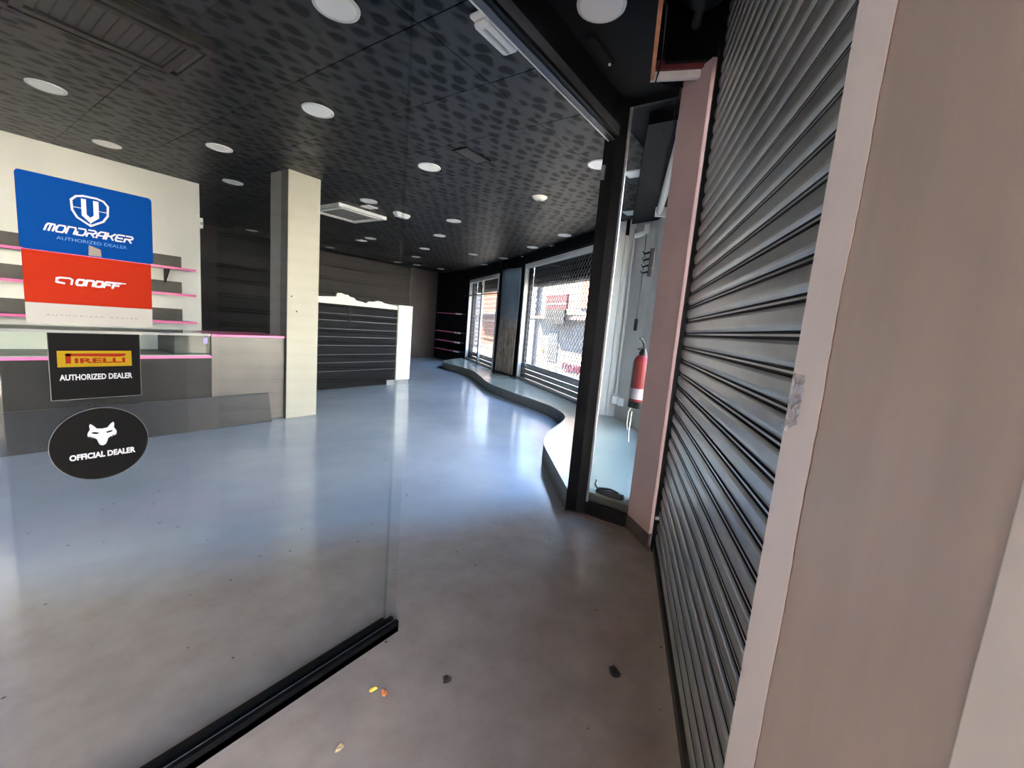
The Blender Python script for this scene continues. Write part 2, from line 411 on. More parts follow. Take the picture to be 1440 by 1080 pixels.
interior = [(-6.5, GY), (3.05, GY), (3.15, 1.0), SH.xy(0.3, 0.03), SH.xy(3.2, 0.03), wa, WN.xy(0.0, -0.02), WF.xy(0.0, -0.02), WF.xy(3.1, -0.02), (11.7, 11.9), (-6.5, 11.9)]
ceil = structure(MB().prism(interior, 3.185, 3.2).build('ceiling', 'void'), 'dark suspended ceiling of large patterned tiles')
TX, TY = 0.675, 1.37
X0S, Y0S = 1.826-0.675*13, 2.135-1.37*2
def clip(poly, a, b, c):   # keep a*x+b*y<=c
    out = []
    for i in range(len(poly)):
        p, q = poly[i], poly[(i+1) % len(poly)]
        dp = a*p[0]+b*p[1]-c; dq = a*q[0]+b*q[1]-c
        if dp <= 0: out.append(p)
        if dp*dq < 0:
            t = dp/(dp-dq); out.append((p[0]+(q[0]-p[0])*t, p[1]+(q[1]-p[1])*t))
    return out
G = 0.0035
tile_me = MB().prism([(-TX/2+G, -TY/2+G), (TX/2-G, -TY/2+G), (TX/2-G, TY/2-G), (-TX/2+G, TY/2-G)], 0, 0.012).mesh('tile', ['ceiling_tile'], (0, 0, 0))
halves = [(0, -1, -(GY+0.06)), (WN.n.x, WN.n.y, WN.n.dot(WN.o)-0.02), (SH.n.x, SH.n.y, SH.n.dot(SH.o)-0.03), (WF.n.x, WF.n.y, WF.n.dot(WF.o)-0.02), (CW.n.x, CW.n.y, CW.n.dot(CW.o)-0.02), (WP.n.x, WP.n.y, WP.n.dot(WP.o)-0.02), (0, 1, 11.83), (-1, 0, 6.5)]
for i in range(34):
    for j in range(10):
        x0, y0 = X0S+i*TX, Y0S+j*TY
        full = [(x0, y0), (x0+TX, y0), (x0+TX, y0+TY), (x0, y0+TY)]
        if x0+TX < 2.6 and y0 > 7.9: continue
        pl = full
        for h in halves: pl = clip(pl, *h)
        if len(pl) < 3: continue
        ar = abs(sum(pl[k][0]*pl[(k+1) % len(pl)][1]-pl[(k+1) % len(pl)][0]*pl[k][1] for k in range(len(pl))))/2
        if ar < 0.03: continue
        if ar > TX*TY*0.999:
            link('tile', tile_me, ceil, (x0+TX/2, y0+TY/2, CEIL))
        else:
            cx = sum(p[0] for p in pl)/len(pl); cy = sum(p[1] for p in pl)/len(pl)
            pl = [(cx+(p[0]-cx)*(1-2*G/0.6), cy+(p[1]-cy)*(1-2*G/0.6)) for p in pl]
            MB().prism(pl, CEIL, CEIL+0.012).build('tile', 'ceiling_tile', ceil, origin=(x0+TX/2, y0+TY/2, CEIL))

# entrance ceiling, with the shutter slot left open along the shutter
vest = [(-2.36, GY+0.02), (-2.36, -1.05), SH.xy(-5.6, -0.02), SH.xy(-2.7, -0.02), SH.xy(-2.7, -0.36), SH.xy(0.16, -0.36), (3.16, 1.0), (3.10, GY+0.02)]
structure(MB().prism(vest, CEIL, CEIL+0.03).build('ceiling_entrance', 'black_matte'), 'plain black ceiling of the entrance recess')
# left end wall, back walls
structure(box('wall_left', -6.7, -6.5, 1.4, 12.0, 0, 3.72, 'white_wall'), 'plain wall closing the shop beyond the counter')
structure(box('wall_white', -6.5, 2.67, 7.79, 11.95, 0, 3.72, 'white_wall'), 'off white wall with pink shelves behind the counter')
wb = structure(box('wall_back', 2.67, 11.95, 11.9, 12.1, 0, 3.72, 'black_matte'), 'dark grey back wall at the far end')
MB().box(10.365, 11.74, 11.875, 11.9, 0.0, 3.18).build('panel', 'dark_wall', wb)
zz = 0.02
for k in range(8):
    MB().box(3.0, 6.1, 11.872, 11.9, zz, zz+0.375).build('board', 'dark_board' if k % 2 else 'board_soft', wb)
    MB().box(6.11, 10.35, 11.872, 11.9, zz, zz+0.375).build('board', 'wall_board', wb)
    zz += 0.39
structure(CW.box('wall_corner', -0.05, 2.07, 0.0, 0.3, 0, 3.72, 'black_matte'), 'black side wall with pink edged shelves beside the far window')

# ------------------------------------------------------------------ window wall with two display windows
WT, WT2 = 2.97, 2.86
structure(WN.box('wall_window_head', -4.3, 0.06, 0.0, 0.25, WT, 3.72, 'black_matte'), 'black band of wall above the large display window')
structure(WF.box('wall_far_head', -0.06, 3.2, 0.0, 0.25, WT2, 3.72, 'black_matte'), 'black band of wall above the far display window')
structure(WN.box('wall_window_base', -4.3, 0.06, 0.004, 0.25, -0.1, PLAT-0.02, 'grey_wall'), 'low sill wall under the large display window')
structure(WF.box('wall_far_base', -0.06, 3.2, 0.004, 0.25, -0.1, PLAT-0.02, 'grey_wall'), 'low sill wall under the far display window')
structure(WN.box('wall_window_end', -4.3, -3.5, 0.0, 0.25, PLAT-0.02, WT, 'grey_wall'), 'pale wall between the big window and the corner')
structure(WN.box('trim_1', -3.6, 0.0, -0.06, 0.0, WT+0.02, CEIL, 'black_matte'), 'black ceiling trim above the large window')
structure(WF.box('trim_6', 0.0, 3.1, -0.05, 0.0, WT2+0.03, CEIL, 'black_matte'), 'black ceiling trim above the far window')
structure(MB().prism([WP.xy(0, 0), WP.xy(1.386, 0), WF.xy(0.05, 0.25), WN.xy(-0.02, 0.25)], 0, 3.72).build('pillar', 'black_matte'), 'pillar between the two display windows')
# printed wrap on pillar
pc = MB()
N = 14; rows = 26
for i in range(N+1):
    a = 0.05+1.04*i/N
    for j in range(rows+1):
        z = PLAT+0.03+(2.90-PLAT-0.03)*j/rows
        bulge = 0.05+0.012*math.sin(a*7+z*2)+(0.09*max(0, 1-((a-0.65)**2)/0.10)*max(0, (z-2.45)/0.5))
        pc.v.append(tuple(WP.p(a, -bulge, z)))
for i in range(N):
    for j in range(rows):
        k = i*(rows+1)+j
        pc.f.append((k, k+1, k+rows+2, k+rows+1)); pc.mi.append(0)
mur = pc.build('pillar_poster', 'pillar_mural', smooth=True)
md = mur.modifiers.new('thick', 'SOLIDIFY'); md.thickness = 0.006
tag(mur, 'peeling photo print of slate sky and dry straw wrapped on the window pillar', 'poster')

def window(num, WN, a0, a1, WT, label, bars=()):
    root = empty('window_%d' % num, WN.p((a0+a1)/2, 0.1, PLAT)); structure(root, label)
    fw = 0.055; z0, z1 = PLAT, WT
    for (b0, b1, c0, c1) in ((a0, a0+fw, z0, z1), (a1-fw, a1, z0, z1)):
        WN.mb(b0, b1, 0.0, 0.09, c0, c1).build('window_jamb', 'white_frame', root, bevel=0.004)
    WN.mb(a0+fw, a1-fw, 0.0, 0.09, z0, z0+0.045).build('window_sill', 'alu', root, bevel=0.004)
    WN.mb(a0+fw, a1-fw, 0.0, 0.09, z1-0.10, z1).build('window_head', 'white_frame', root, bevel=0.004)
    xs = [a0+fw]+list(bars)+[a1-fw]
    for b in bars:
        WN.mb(b-0.025, b+0.025, 0.01, 0.08, z0+0.045, z1-0.10).build('mullion', 'white_frame', root)
    for k in range(len(xs)-1):
        WN.mb(xs[k]+0.026*(k > 0), xs[k+1]-0.026*(k < len(xs)-2), 0.05, 0.058, z0+0.045, z1-0.10).build('pane', 'glass_window', root)
    return root
window(1, WN, -3.45, -0.05, WT, 'large display window with white frame beside the entrance')
window(2, WF, 0.08, 3.10, WT2, 'far display window with white frame next to pink shelves', bars=(1.66,))

def grille(WN, a0, a1, WT, label, slats):
    root = empty('roller_grille', WN.p((a0+a1)/2, 0.18, PLAT))
    tag(root, label, 'roller shutter', 'roller grilles outside the display windows')
    d = 0.17; z = 0.1
    for k in range(slats):
        prof = [(d-0.012, z), (d-0.022, z+0.03), (d-0.022, z+0.08), (d-0.012, z+0.105), (d, z+0.108), (d, z)]
        mb = MB(); n = len(prof)
        vs = [tuple(WN.p(a0, q, zq)) for q, zq in prof]+[tuple(WN.p(a1, q, zq)) for q, zq in prof]
        mb.add(vs, [tuple(range(n)), tuple(range(2*n-1, n-1, -1))]+[(i, (i+1) % n, n+(i+1) % n, n+i) for i in range(n)])
        mb.build('slat', 'steel_slat', root); z += 0.115
    mb = MB(); pw, ph = 0.058, 0.135; cols = int((a1-a0-0.04)/pw); top = WT+0.05
    rows = int((top-z)/(ph/2))
    for c in range(cols):
        pts = [WN.p(a0+0.02+pw*(c+0.5)+pw*0.47*(1 if (r+c) % 2 else -1), d-0.01+0.005*(c % 2), z+r*ph/2) for r in range(rows+1)]
        # each wire zigzags between its neighbours
        mb.tube(pts, 0.0075, 4)
    la = mb.build('wire_lattice', 'wire', root); la['kind'] = 'stuff'
    WN.mb(a0, a1, d-0.03, d+0.01, z-0.01, z+0.02).build('rail', 'alu', root)
    return root
grille(WN, -3.45, -0.02, WT, 'roller grille with diamond wire lattice outside the large display window', 4)
grille(WF, 0.06, 3.12, WT2, 'roller grille with diamond wire lattice outside the far display window', 3)

for fr_, a0, a1, nm in ((WN, -3.7, 0.0, 'large'), (WF, 0.1, 3.02, 'far')):
    ho = empty('shutter_housing', fr_.p((a0+a1)/2, 0.5, 2.46)); tag(ho, 'dark box sheltering the street side of the %s display window' % nm, 'shutter box', kind='thing')
    fr_.mb(a0, a1, 0.27, 0.50, 2.50, 3.25).build('casing', 'black_matte', ho, bevel=0.01)
    fr_.mb(a0, a1, 0.28, 0.49, 2.47, 2.499).build('bottom_lip', 'grey_facade', ho)
# ------------------------------------------------------------------ corner wall and front display window behind the pink column
kp = [wa, WN.xy(-4.0, -0.02), (6.30, 2.70), (6.45, 2.42), (6.33, 2.17), KX, SH.xy(2.95, 0.0), SH.xy(3.0, 0.25), SH.xy(3.5, 0.25), WN.xy(-4.3, 0.25)]
structure(MB().prism([WN.xy(-3.9, 0.0), (6.30, 2.70), (6.45, 2.44), (6.08, 2.02), SH.xy(3.05, 0.02), SH.xy(3.05, 0.28), (7.2, 2.2), WN.xy(-3.9, 0.25)], 0, 3.72).build('wall_corner_pale', 'grey_wall'), 'pale grey corner wall behind the narrow glass panel')
structure(SH.box('wall_front_head', 0.25, 3.1, 0.02, 0.25, 2.92, 3.72, 'black_matte'), 'black wall band above the front display window')
structure(SH.box('wall_front_base', 0.25, 3.1, 0.02, 0.25, -0.1, 0.30, 'grey_wall'), 'low pale wall under the front display window')
r = structure(empty('window_3', SH.p(1.65, 0.1, 0.3)), 'front display window hidden beyond the pink column')
for a0, a1, z0, z1 in ((0.30, 0.36, 0.3, 2.92), (2.99, 3.05, 0.3, 2.92), (0.36, 2.99, 0.3, 0.36), (0.36, 2.99, 2.86, 2.92), (1.62, 1.68, 0.36, 2.86)):
    SH.mb(a0, a1, 0.04, 0.12, z0, z1).build('window_frame', 'white_frame', r, bevel=0.004)
for a0, a1 in ((0.36, 1.62), (1.68, 2.99)):
    SH.mb(a0, a1, 0.075, 0.083, 0.36, 2.86).build('pane', 'glass_window', r)
# dropped box and blind tube over it
o = MB().prism([(3.36, 1.273), SH.xy(0.45, 0.02), SH.xy(3.3, 0.02), (6.2, 2.42)], 3.08, CEIL-0.001).build('bulkhead', 'black_matte'); structure(o, 'black dropped ceiling box over the front display window')
bt = empty('roller_blind', SH.p(0.75, -0.09, 2.98)); tag(bt, 'pale roller blind tube hung above the front display window', 'blind')
MB().tube([SH.p(0.55, -0.10, 3.03), SH.p(2.75, -0.10, 3.03)], 0.04, 16).build('tube', 'grey_wall', bt, smooth=True)
for a in (0.52, 2.75):
    SH.mb(a, a+0.03, -0.15, 0.02, 2.97, 3.08).build('bracket', 'white_plastic', bt)

# ------------------------------------------------------------------ display platform
pts = [(3.10, 1.50), (3.36, 1.72), (3.73, 2.03), (3.98, 2.24), (4.11, 2.34), (4.35, 2.48), (4.69, 2.61), (5.07, 2.70), (5.49, 2.81), (5.77, 2.95), (5.96, 3.13), (6.23, 3.45), (6.44, 3.85), (6.60, 4.23), (6.79, 4.68), (7.03, 5.16), (7.23, 5.57), (7.62, 6.06), (8.07, 6.56), (8.47, 7.02), (8.88, 7.61), (9.09, 8.18), (9.26, 8.83), (9.40, 9.15), (9.75, 9.45), (10.25, 9.68)]
def smooth_poly(p, it=2):
    for _ in range(it):
        q = [p[0]]
        for i in range(len(p)-1):
            a, b = p[i], p[i+1]
            q += [(a[0]*.75+b[0]*.25, a[1]*.75+b[1]*.25), (a[0]*.25+b[0]*.75, a[1]*.25+b[1]*.75)]
        q.append(p[-1]); p = q
    return p
curve = smooth_poly(pts)
plat = curve+[CW.xy(0.15, -0.002), WF.xy(3.11, -0.002), WF.xy(0.0, -0.002), WP.xy(1.38, -0.002), WN.xy(0.0, -0.002), WN.xy(-3.92, -0.002), (6.29, 2.70), (6.43, 2.43), (6.07, 2.03), SH.xy(3.04, 0.018), SH.xy(0.2, 0.018), (3.17, 1.02), (3.17, 1.48)]
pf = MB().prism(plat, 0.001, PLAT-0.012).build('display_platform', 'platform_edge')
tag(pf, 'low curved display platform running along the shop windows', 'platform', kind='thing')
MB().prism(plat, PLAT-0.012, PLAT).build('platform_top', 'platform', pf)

# ------------------------------------------------------------------ shopfront: glass panel, door header, post, sidelight
sf = empty('glass_panel', (0, GY, 0)); tag(sf, 'large frameless glass shopfront panel carrying the dealer stickers', 'glass panel', kind='thing')
box('pane', -6.45, 1.272, GY-0.005, GY+0.005, 0.03, 2.95, 'glass', sf)
MB().box(-6.45, 1.274, GY-0.028, GY-0.010, 0.001, 0.055).box(-6.45, 1.274, GY+0.010, GY+0.028, 0.001, 0.055).box(-6.45, 1.274, GY-0.028, GY+0.028, 0.001, 0.03).build('floor_channel', 'black', sf)
MB().box(-6.45, 1.272, GY-0.0095, GY-0.006, 0.03, 0.0565).build('gasket', 'alu_dark', sf)
sl = empty('sliding_door', (0, GY+0.07, 0)); tag(sl, 'clear glass sliding door leaf parked behind the stickered panel', 'door', kind='thing')
box('pane', -0.6, 1.268, GY+0.065, GY+0.075, 0.012, 3.12, 'glass_clear', sl)
MB().box(1.266, 1.272, GY+0.062, GY+0.078, 0.012, 3.12).build('edge_seal', 'glass_case', sl)
MB().box(-0.6, 1.268, GY+0.055, GY+0.085, 0.003, 0.02).build('floor_guide', 'black', sl)
hd = structure(box('trim_2', -6.5, 3.10, GY-0.065, GY+0.005, 2.905, CEIL+0.01, 'black', bevel=0.003), 'black door header beam under the entrance ceiling')
MB().box(-6.5, 3.09, GY-0.070, GY-0.0655, 2.925, 2.985).build('front_strip', 'alu_dark', hd)
MB().box(-6.5, 3.09, GY-0.035, GY+0.004, 2.897, 2.9045).build('bottom_strip', 'alu_dark', hd)
MB().box(-6.5, 3.09, GY+0.0055, GY+0.012, 2.892, 2.912).build('bright_edge', 'alu_bright', hd)
po = structure(MB().prism([(3.085, 1.49), (3.165, 1.49), (3.175, 1.345), (3.125, 1.335), (3.095, 1.40)], 0, CEIL+0.01).build('door_post', 'black', bevel=0.004), 'black metal door post at the corner of the entrance')
MB().box(3.06, 3.085, 1.455, 1.48, 2.62, 2.72).build('sensor_plate', 'alu', po, bevel=0.002)
sg = structure(empty('window_4', (3.15, 1.16, 0)), 'narrow glass sidelight between door post and pink column')
box('pane', 3.145, 3.153, 1.02, 1.335, 0.12, 3.12, 'glass', sg)
box('bottom_frame', 3.125, 3.165, 0.995, 1.34, 0.02, 0.12, 'black', sg, bevel=0.003)
box('top_frame', 3.13, 3.165, 0.995, 1.34, 3.12, CEIL+0.01, 'black', sg)
MB().box(3.132, 3.142, 1.318, 1.337, 0.12, 3.12).build('side_seal', 'alu', sg)
st = structure(MB().prism([(3.05, 1.46), (3.09, 1.33), (3.115, 0.96), (2.92, 0.735), (2.97, 0.70), (3.18, 0.95), (3.16, 1.5)], 0.001, 0.022).build('threshold', 'brown_tile'), 'brown tiled threshold under the sidelight')
pcol = structure(MB().prism([(2.96, 0.762), (3.165, 0.992), (3.30, 1.03), (3.22, 0.85), (2.985, 0.735)], 0.11, CEIL+0.05).build('pink_column', 'pink_paint', bevel=0.004), 'dusty pink column between sidelight and shutter')
MB().prism([(2.955, 0.758), (3.163, 0.992), (3.30, 1.032), (3.22, 0.85), (2.985, 0.732)], 0.0, 0.108).build('skirting_tile', 'brown_tile', pcol)

# ------------------------------------------------------------------ entrance shutter
rs = empty('roller_shutter', SH.p(-1.0, 0.05, 0)); tag(rs, 'closed corrugated steel roller shutter along the entrance', 'roller shutter', kind='thing')
PITCH = 0.0865; A0, A1 = -2.03, 0.012
prof = [(0.038, 0.0), (0.038, 0.003), (0.046, 0.005), (0.046, 0.009), (0.0395, 0.0115), (0.0350, 0.017), (0.0315, 0.0235), (0.0298, 0.031), (0.0295, 0.040), (0.0298, 0.064), (0.0325, 0.0695), (0.037, 0.0735), (0.046, 0.0765), (0.046, 0.0805), (0.038, 0.0830), (0.038, 0.0865), (0.058, 0.0865), (0.058, 0.0)]
n = len(prof); mb = MB()
org = SH.p(A0, 0.05, 0)
vs_ = [tuple(SH.p(A0, d, z)) for d, z in prof]+[tuple(SH.p(A1, d, z)) for d, z in prof]
for i in range(n):
    mi = 1 if i in (1, 2, 3, 11, 12, 13) else 0
    mb.add([vs_[i], vs_[(i+1) % n], vs_[n+(i+1) % n], vs_[n+i]], [(0, 1, 2, 3)], mi)
slat_me = mb.mesh('slat', ['steel_slat', 'steel_groove'], tuple(org))
k = 0; z = 0.06
while z < 3.45:
    link('slat', slat_me, rs, (org.x, org.y, z)); z += PITCH
SH.mb(A0, A1, 0.02, 0.06, 0.005, 0.06).build('bottom_rail', 'steel_groove', rs, bevel=0.004)
SH.mb(0.0, 0.035, 0.005, 0.07, 0.0, 3.3).build('guide_rail', 'black', rs)
MB().tube([SH.p(-0.12, 0.018, 0.30), SH.p(-0.12, -0.004, 0.30)], 0.014, 12).build('lock', 'alu', rs)
# drum in the ceiling slot
dr = empty('shutter_drum', SH.p(-0.8, -0.12, 3.3)); tag(dr, 'dark shutter roller drum inside the open ceiling slot', 'roller drum', kind='thing')
MB().tube([SH.p(-2.4, -0.14, 3.42), SH.p(-0.25, -0.14, 3.42)], 0.13, 20).build('barrel', 'black', dr, smooth=True)
MB().tube([SH.p(-0.25, -0.14, 3.42), SH.p(0.1, -0.14, 3.42)], 0.03, 12).build('axle', 'steel_groove', dr, smooth=True)
SH.mb(0.06, 0.09, -0.3, 0.05, 3.22, 3.6).build('end_plate', 'black', dr)
# raw board edge of the slot
se = structure(SH.box('trim_3', -2.6, 0.155, -0.375, -0.352, CEIL-0.012, CEIL+0.10, 'raw_board'), 'raw orange board edge along the shutter slot')
structure(SH.box('trim_4', 0.135, 0.165, -0.375, -0.02, CEIL-0.012, CEIL+0.05, 'plaster_edge'), 'chipped white plaster edge closing the shutter slot')
structure(SH.box('trim_5', 0.110, 0.134, -0.35, -0.02, CEIL+0.035, CEIL+0.09, 'red_trace'), 'red stained board edge at the end of the shutter slot')
cb = MB().tube([SH.p(-0.75, -0.40, CEIL-0.004), SH.p(-0.6, -0.37, CEIL-0.02), SH.p(-0.45, -0.33, CEIL+0.03), SH.p(0.02, -0.32, CEIL+0.04), SH.p(0.10, -0.335, CEIL-0.01), SH.p(0.13, -0.345, CEIL-0.05), SH.p(0.14, -0.34, CEIL-0.02), SH.p(0.12, -0.32, CEIL+0.06)], 0.004, 6).build('loose_cable', 'black', smooth=True)
tag(cb, 'thin black cable dangling from the shutter slot', 'cable')
# closing walls of the slot
structure(SH.box('wall_slot_back', -2.7, 0.3, 0.075, 0.25, 3.12, 3.72, 'void'), 'dark wall behind the shutter drum')
structure(SH.box('wall_slot_inner', -2.7, 0.2, -0.50, -0.40, CEIL+0.04, 3.72, 'void'), 'dark inner wall of the shutter slot')
structure(SH.box('wall_slot_end', 0.2, 0.3, -0.5, 0.25, CEIL+0.05, 3.72, 'void'), 'dark end wall of the shutter slot')

# ------------------------------------------------------------------ near wall beside the shutter
T1, T2, T3 = -1.997, -2.138, -2.545
ws = structure(SH.box('wall_near', T3, T2, 0.002, 0.25, 0, 3.72, 'marble'), 'beige stone pier beside the closed shutter')
# pale plaster strip with a wavering edge
mb = MB(); cs = []
random.seed(3)
zs = [0.02*k for k in range(int(3.15/0.02)+1)]
wob = [0.003*math.sin(q*5.1)+0.0022*math.sin(q*17)+0.0012*random.uniform(-1, 1) for q in zs]
for zq, wv in zip(zs, wob):
    cs += [tuple(SH.p(T1, 0.06, zq)), tuple(SH.p(T1, 0.0, zq)), tuple(SH.p(T2-0.006+wv, 0.0, zq)), tuple(SH.p(T2-0.006+wv, 0.004, zq)), tuple(SH.p(T2-0.004, 0.06, zq))]
fs = []
for i in range(len(zs)-1):
    for q in range(5):
        fs.append((i*5+q, i*5+(q+1) % 5, (i+1)*5+(q+1) % 5, (i+1)*5+q))
mb.add(cs, fs); structure(mb.build('wall_strip', 'pink_strip'), 'pale plaster strip framing the near edge of the shutter')
ck = MB(); cs = []
for zq, wv in zip(zs, wob):
    e_ = T2-0.006+wv; t_ = 0.0016+0.0014*math.sin(zq*3.1+1)**2
    cs += [tuple(SH.p(e_+0.0005, 0.0006, zq)), tuple(SH.p(e_-t_, 0.0006, zq)), tuple(SH.p(e_-t_, 0.0022, zq)), tuple(SH.p(e_+0.0005, 0.0022, zq))]
ck.add(cs, [(i*4+q, i*4+(q+1) % 4, (i+1)*4+(q+1) % 4, (i+1)*4+q) for i in range(len(zs)-1) for q in range(4)])
ck.build('crack', 'crack_brown', ws)
structure(SH.box('wall_pier_edge', OPEN0, T3, -0.004, 0.25, 0, 3.72, 'pale_plaster', bevel=0.004), 'pale plaster pier edge next to the street opening')
structure(SH.box('wall_opening_head', OPEN1, OPEN0, 0.0, 0.25, 3.1, 3.72, 'pale_plaster'), 'plaster beam above the street opening')
structure(MB().prism([SH.xy(-5.75, 0.25), SH.xy(OPEN1, 0.25), SH.xy(OPEN1, 0.0), (-2.30, -1.12), (-2.30, GY-0.03), (-2.42, GY-0.03)], 0, 3.72).build('wall_opening_side', 'pale_plaster'), 'plaster pier on the other side of the street opening')
# clear tape scrap on strip
tp = MB(); random.seed(11)
tn, tm = 5, 12
for i in range(tn+1):
    for j in range(tm+1):
        zq = 1.335+0.115*j/tm; a = T1-0.018-0.055*i/tn-0.012*math.sin(j*0.9)*(1-i/tn)
        tp.v.append(tuple(SH.p(a, -0.002-random.uniform(0, 0.006)-(0.012 if j < 2 else 0), zq)))
for i in range(tn):
    for j in range(tm):
        q = i*(tm+1)+j; tp.f.append((q, q+1, q+tm+2, q+tm+1)); tp.mi.append(0)
to = tp.build('tape_scrap', 'clear_tape', smooth=False); tag(to, 'crumpled scrap of clear tape stuck on the pale plaster strip', 'tape')

# ------------------------------------------------------------------ column
cl = structure(MB().box(2.875, 3.30, 5.615, 6.05, 0, CEIL).build('column', 'column_white', bevel=0.004), 'square white column at the end of the counter')
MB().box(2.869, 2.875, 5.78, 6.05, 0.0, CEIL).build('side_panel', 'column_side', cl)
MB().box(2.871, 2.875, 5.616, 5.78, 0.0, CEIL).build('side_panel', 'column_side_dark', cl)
for (x, z) in ((2.93, 1.62), (3.0, 1.43)):
    MB().tube([(x, 5.616, z), (x, 5.611, z)], 0.011, 10).build('screw_hole', 'shelf_dark', cl)

# ------------------------------------------------------------------ counter
CY = 5.66
ct = empty('shop_counter', (1.2, CY, 0)); tag(ct, 'dark shop counter with glass display top and pink edge strip', 'counter', kind='thing')
box('front_panel', -2.5, 2.03, CY, CY+0.03, 0.01, 0.825, 'counter_dark', ct)
box('carcass', -2.5, 2.03, CY+0.03, CY+0.62, 0.01, 0.80, 'counter_dark', ct)
box('edge_strip', -2.5, 2.03, CY-0.012, CY+0.62, 0.826, 0.85, 'pink_edge', ct)
box('display_floor', -2.5, 2.02, CY+0.0, CY+0.62, 0.851, 0.862, 'grey_plastic', ct)
gcs = box('glass_front', -2.5, 2.02, CY, CY+0.008, 0.864, 1.085, 'glass_case', ct)
box('glass_side', 2.012, 2.02, CY+0.01, CY+0.60, 0.864, 1.085, 'glass_case', ct)
box('glass_top', -2.5, 2.025, CY-0.005, CY+0.62, 1.087, 1.099, 'glass_case', ct)
box('top_trim', -2.5, 2.025, CY-0.012, CY-0.004, 1.078, 1.102, 'grey_plastic', ct)
box('back_board', -2.5, 1.60, CY+0.60, CY+0.62, 0.864, 1.085, 'white_wall', ct)
box('lock_post', 1.70, 2.0, CY+0.05, CY+0.58, 0.864, 1.07, 'lock_grey', ct)
box('lock_tag', 1.955, 1.995, CY-0.004, CY-0.001, 0.99, 1.055, 'purple_tag', ct)
cu = empty('counter_end_unit', (2.45, CY, 0)); tag(cu, 'grey counter end cabinet with pink top edge beside white column', 'cabinet', kind='thing')
box('front_panel', 2.034, 2.868, CY, CY+0.025, 0.01, 1.07, 'counter_grey', cu, bevel=0.002)
box('carcass', 2.034, 2.868, CY+0.026, CY+0.6, 0.01, 1.07, 'counter_dark', cu)
box('top_edge', 2.034, 2.868, CY-0.010, CY+0.6, 1.072, 1.096, 'pink_edge', cu)
lb = MB().hexa([(-2.3, CY-0.13, 0.003), (2.665, CY-0.105, 0.003), (2.665, CY-0.082, 0.001), (-2.3, CY-0.107, 0.001), (-2.3, CY-0.030, 0.385), (2.655, CY-0.030, 0.365), (2.655, CY-0.008, 0.363), (-2.3, CY-0.008, 0.383)]).build('loose_kick_board', 'kick_board', bevel=0.002)
tag(lb, 'dark loose plinth board leaning against the foot of the counter', 'board')

# ------------------------------------------------------------------ pink edged shelves on the white wall
names = {1.885: 'top', 1.520: 'middle', 1.125: 'lowest'}
for zq in (1.885, 1.520, 1.125):
    s = empty('wall_shelf', (0.5, 7.7, zq)); tag(s, '%s pink edged wall shelf behind the dealer stickers' % names[zq], 'shelf', 'pink edged shelves on the white wall')
    box('board', -3.0, 2.50, 7.52, 7.79, zq-0.012, zq+0.012, 'shelf_dark', s)
    box('pink_edge', -3.0, 2.515, 7.505, 7.52, zq-0.016, zq+0.016, 'pink_edge', s)
    box('upstand', -3.0, 2.42, 7.765, 7.788, zq+0.014, zq+0.185, 'shelf_dark', s)
    if zq > 1.8:
        for bx in (2.22, 0.4):
            MB().add([(bx-0.008, 7.56, zq-0.013), (bx+0.008, 7.56, zq-0.013), (bx+0.008, 7.785, zq-0.013), (bx-0.008, 7.785, zq-0.013), (bx-0.008, 7.785, zq-0.23), (bx+0.008, 7.785, zq-0.23)], [(0, 1, 2, 3), (0, 4, 5, 1), (0, 3, 4), (1, 5, 2), (3, 2, 5, 4)]).build('bracket', 'black', s)
al = empty('alarm_box', (2.70, 7.9, 2.45)); tag(al, 'small white alarm box on the edge of the white wall', 'alarm')
box('case', 2.672, 2.74, 7.86, 7.95, 2.55, 2.70, 'white_plastic', al, bevel=0.008)
box('lens', 2.70, 2.73, 7.854, 7.859, 2.60, 2.64, 'grey_plastic', al)

# ------------------------------------------------------------------ slatted gondola with white skyline top
gu = empty('slatwall_unit', (5.2, 7.4, 0)); tag(gu, 'black slatted display partition with torn white upper edge', 'display unit', kind='thing')
GX0, GX1, GYF = 3.75, 6.03, 7.25
box('core', GX0, GX1, GYF+0.022, GYF+0.32, 0.02, 1.60, 'black_matte', gu)
lz = [0.05, 0.351, 0.512, 0.664, 0.839, 0.997, 1.146, 1.302, 1.428, 1.60]
for k in range(len(lz)-1):
    MB().box(GX0, GX1, GYF, GYF+0.02, lz[k]+0.007, lz[k+1]-0.007).build('board', 'dark_board', gu)
    if 0 < k:
        MB().box(GX0, GX1-0.02, GYF+0.004, GYF+0.021, lz[k]-0.005, lz[k]+0.003).build('slat_insert', 'alu_dark', gu)
box('upright', 4.86, 4.91, GYF-0.006, GYF-0.001, 1.22, 1.58, 'black', gu)
box('end_panel', 6.035, 6.42, GYF-0.02, GYF+0.34, 0.11, 1.70, 'white_wall', gu, bevel=0.003)
box('plinth', 5.80, 6.025, GYF-0.03, GYF-0.004, 0.003, 0.11, 'grey_plastic', gu)
box('plinth', 6.04, 6.40, GYF-0.015, GYF+0.33, 0.003, 0.105, 'grey_plastic', gu)
sky = [(4.15, 1.60), (4.15, 1.695), (4.62, 1.735), (4.64, 1.80), (4.72, 1.81), (4.80, 1.785), (4.86, 1.79), (4.90, 1.755), (4.99, 1.745), (5.04, 1.70), (5.14, 1.69), (5.28, 1.665), (5.32, 1.71), (5.45, 1.712), (5.53, 1.74), (5.62, 1.735), (5.69, 1.705), (5.80, 1.695), (5.92, 1.68), (6.03, 1.672), (6.03, 1.60)]
mb = MB(); k = len(sky)
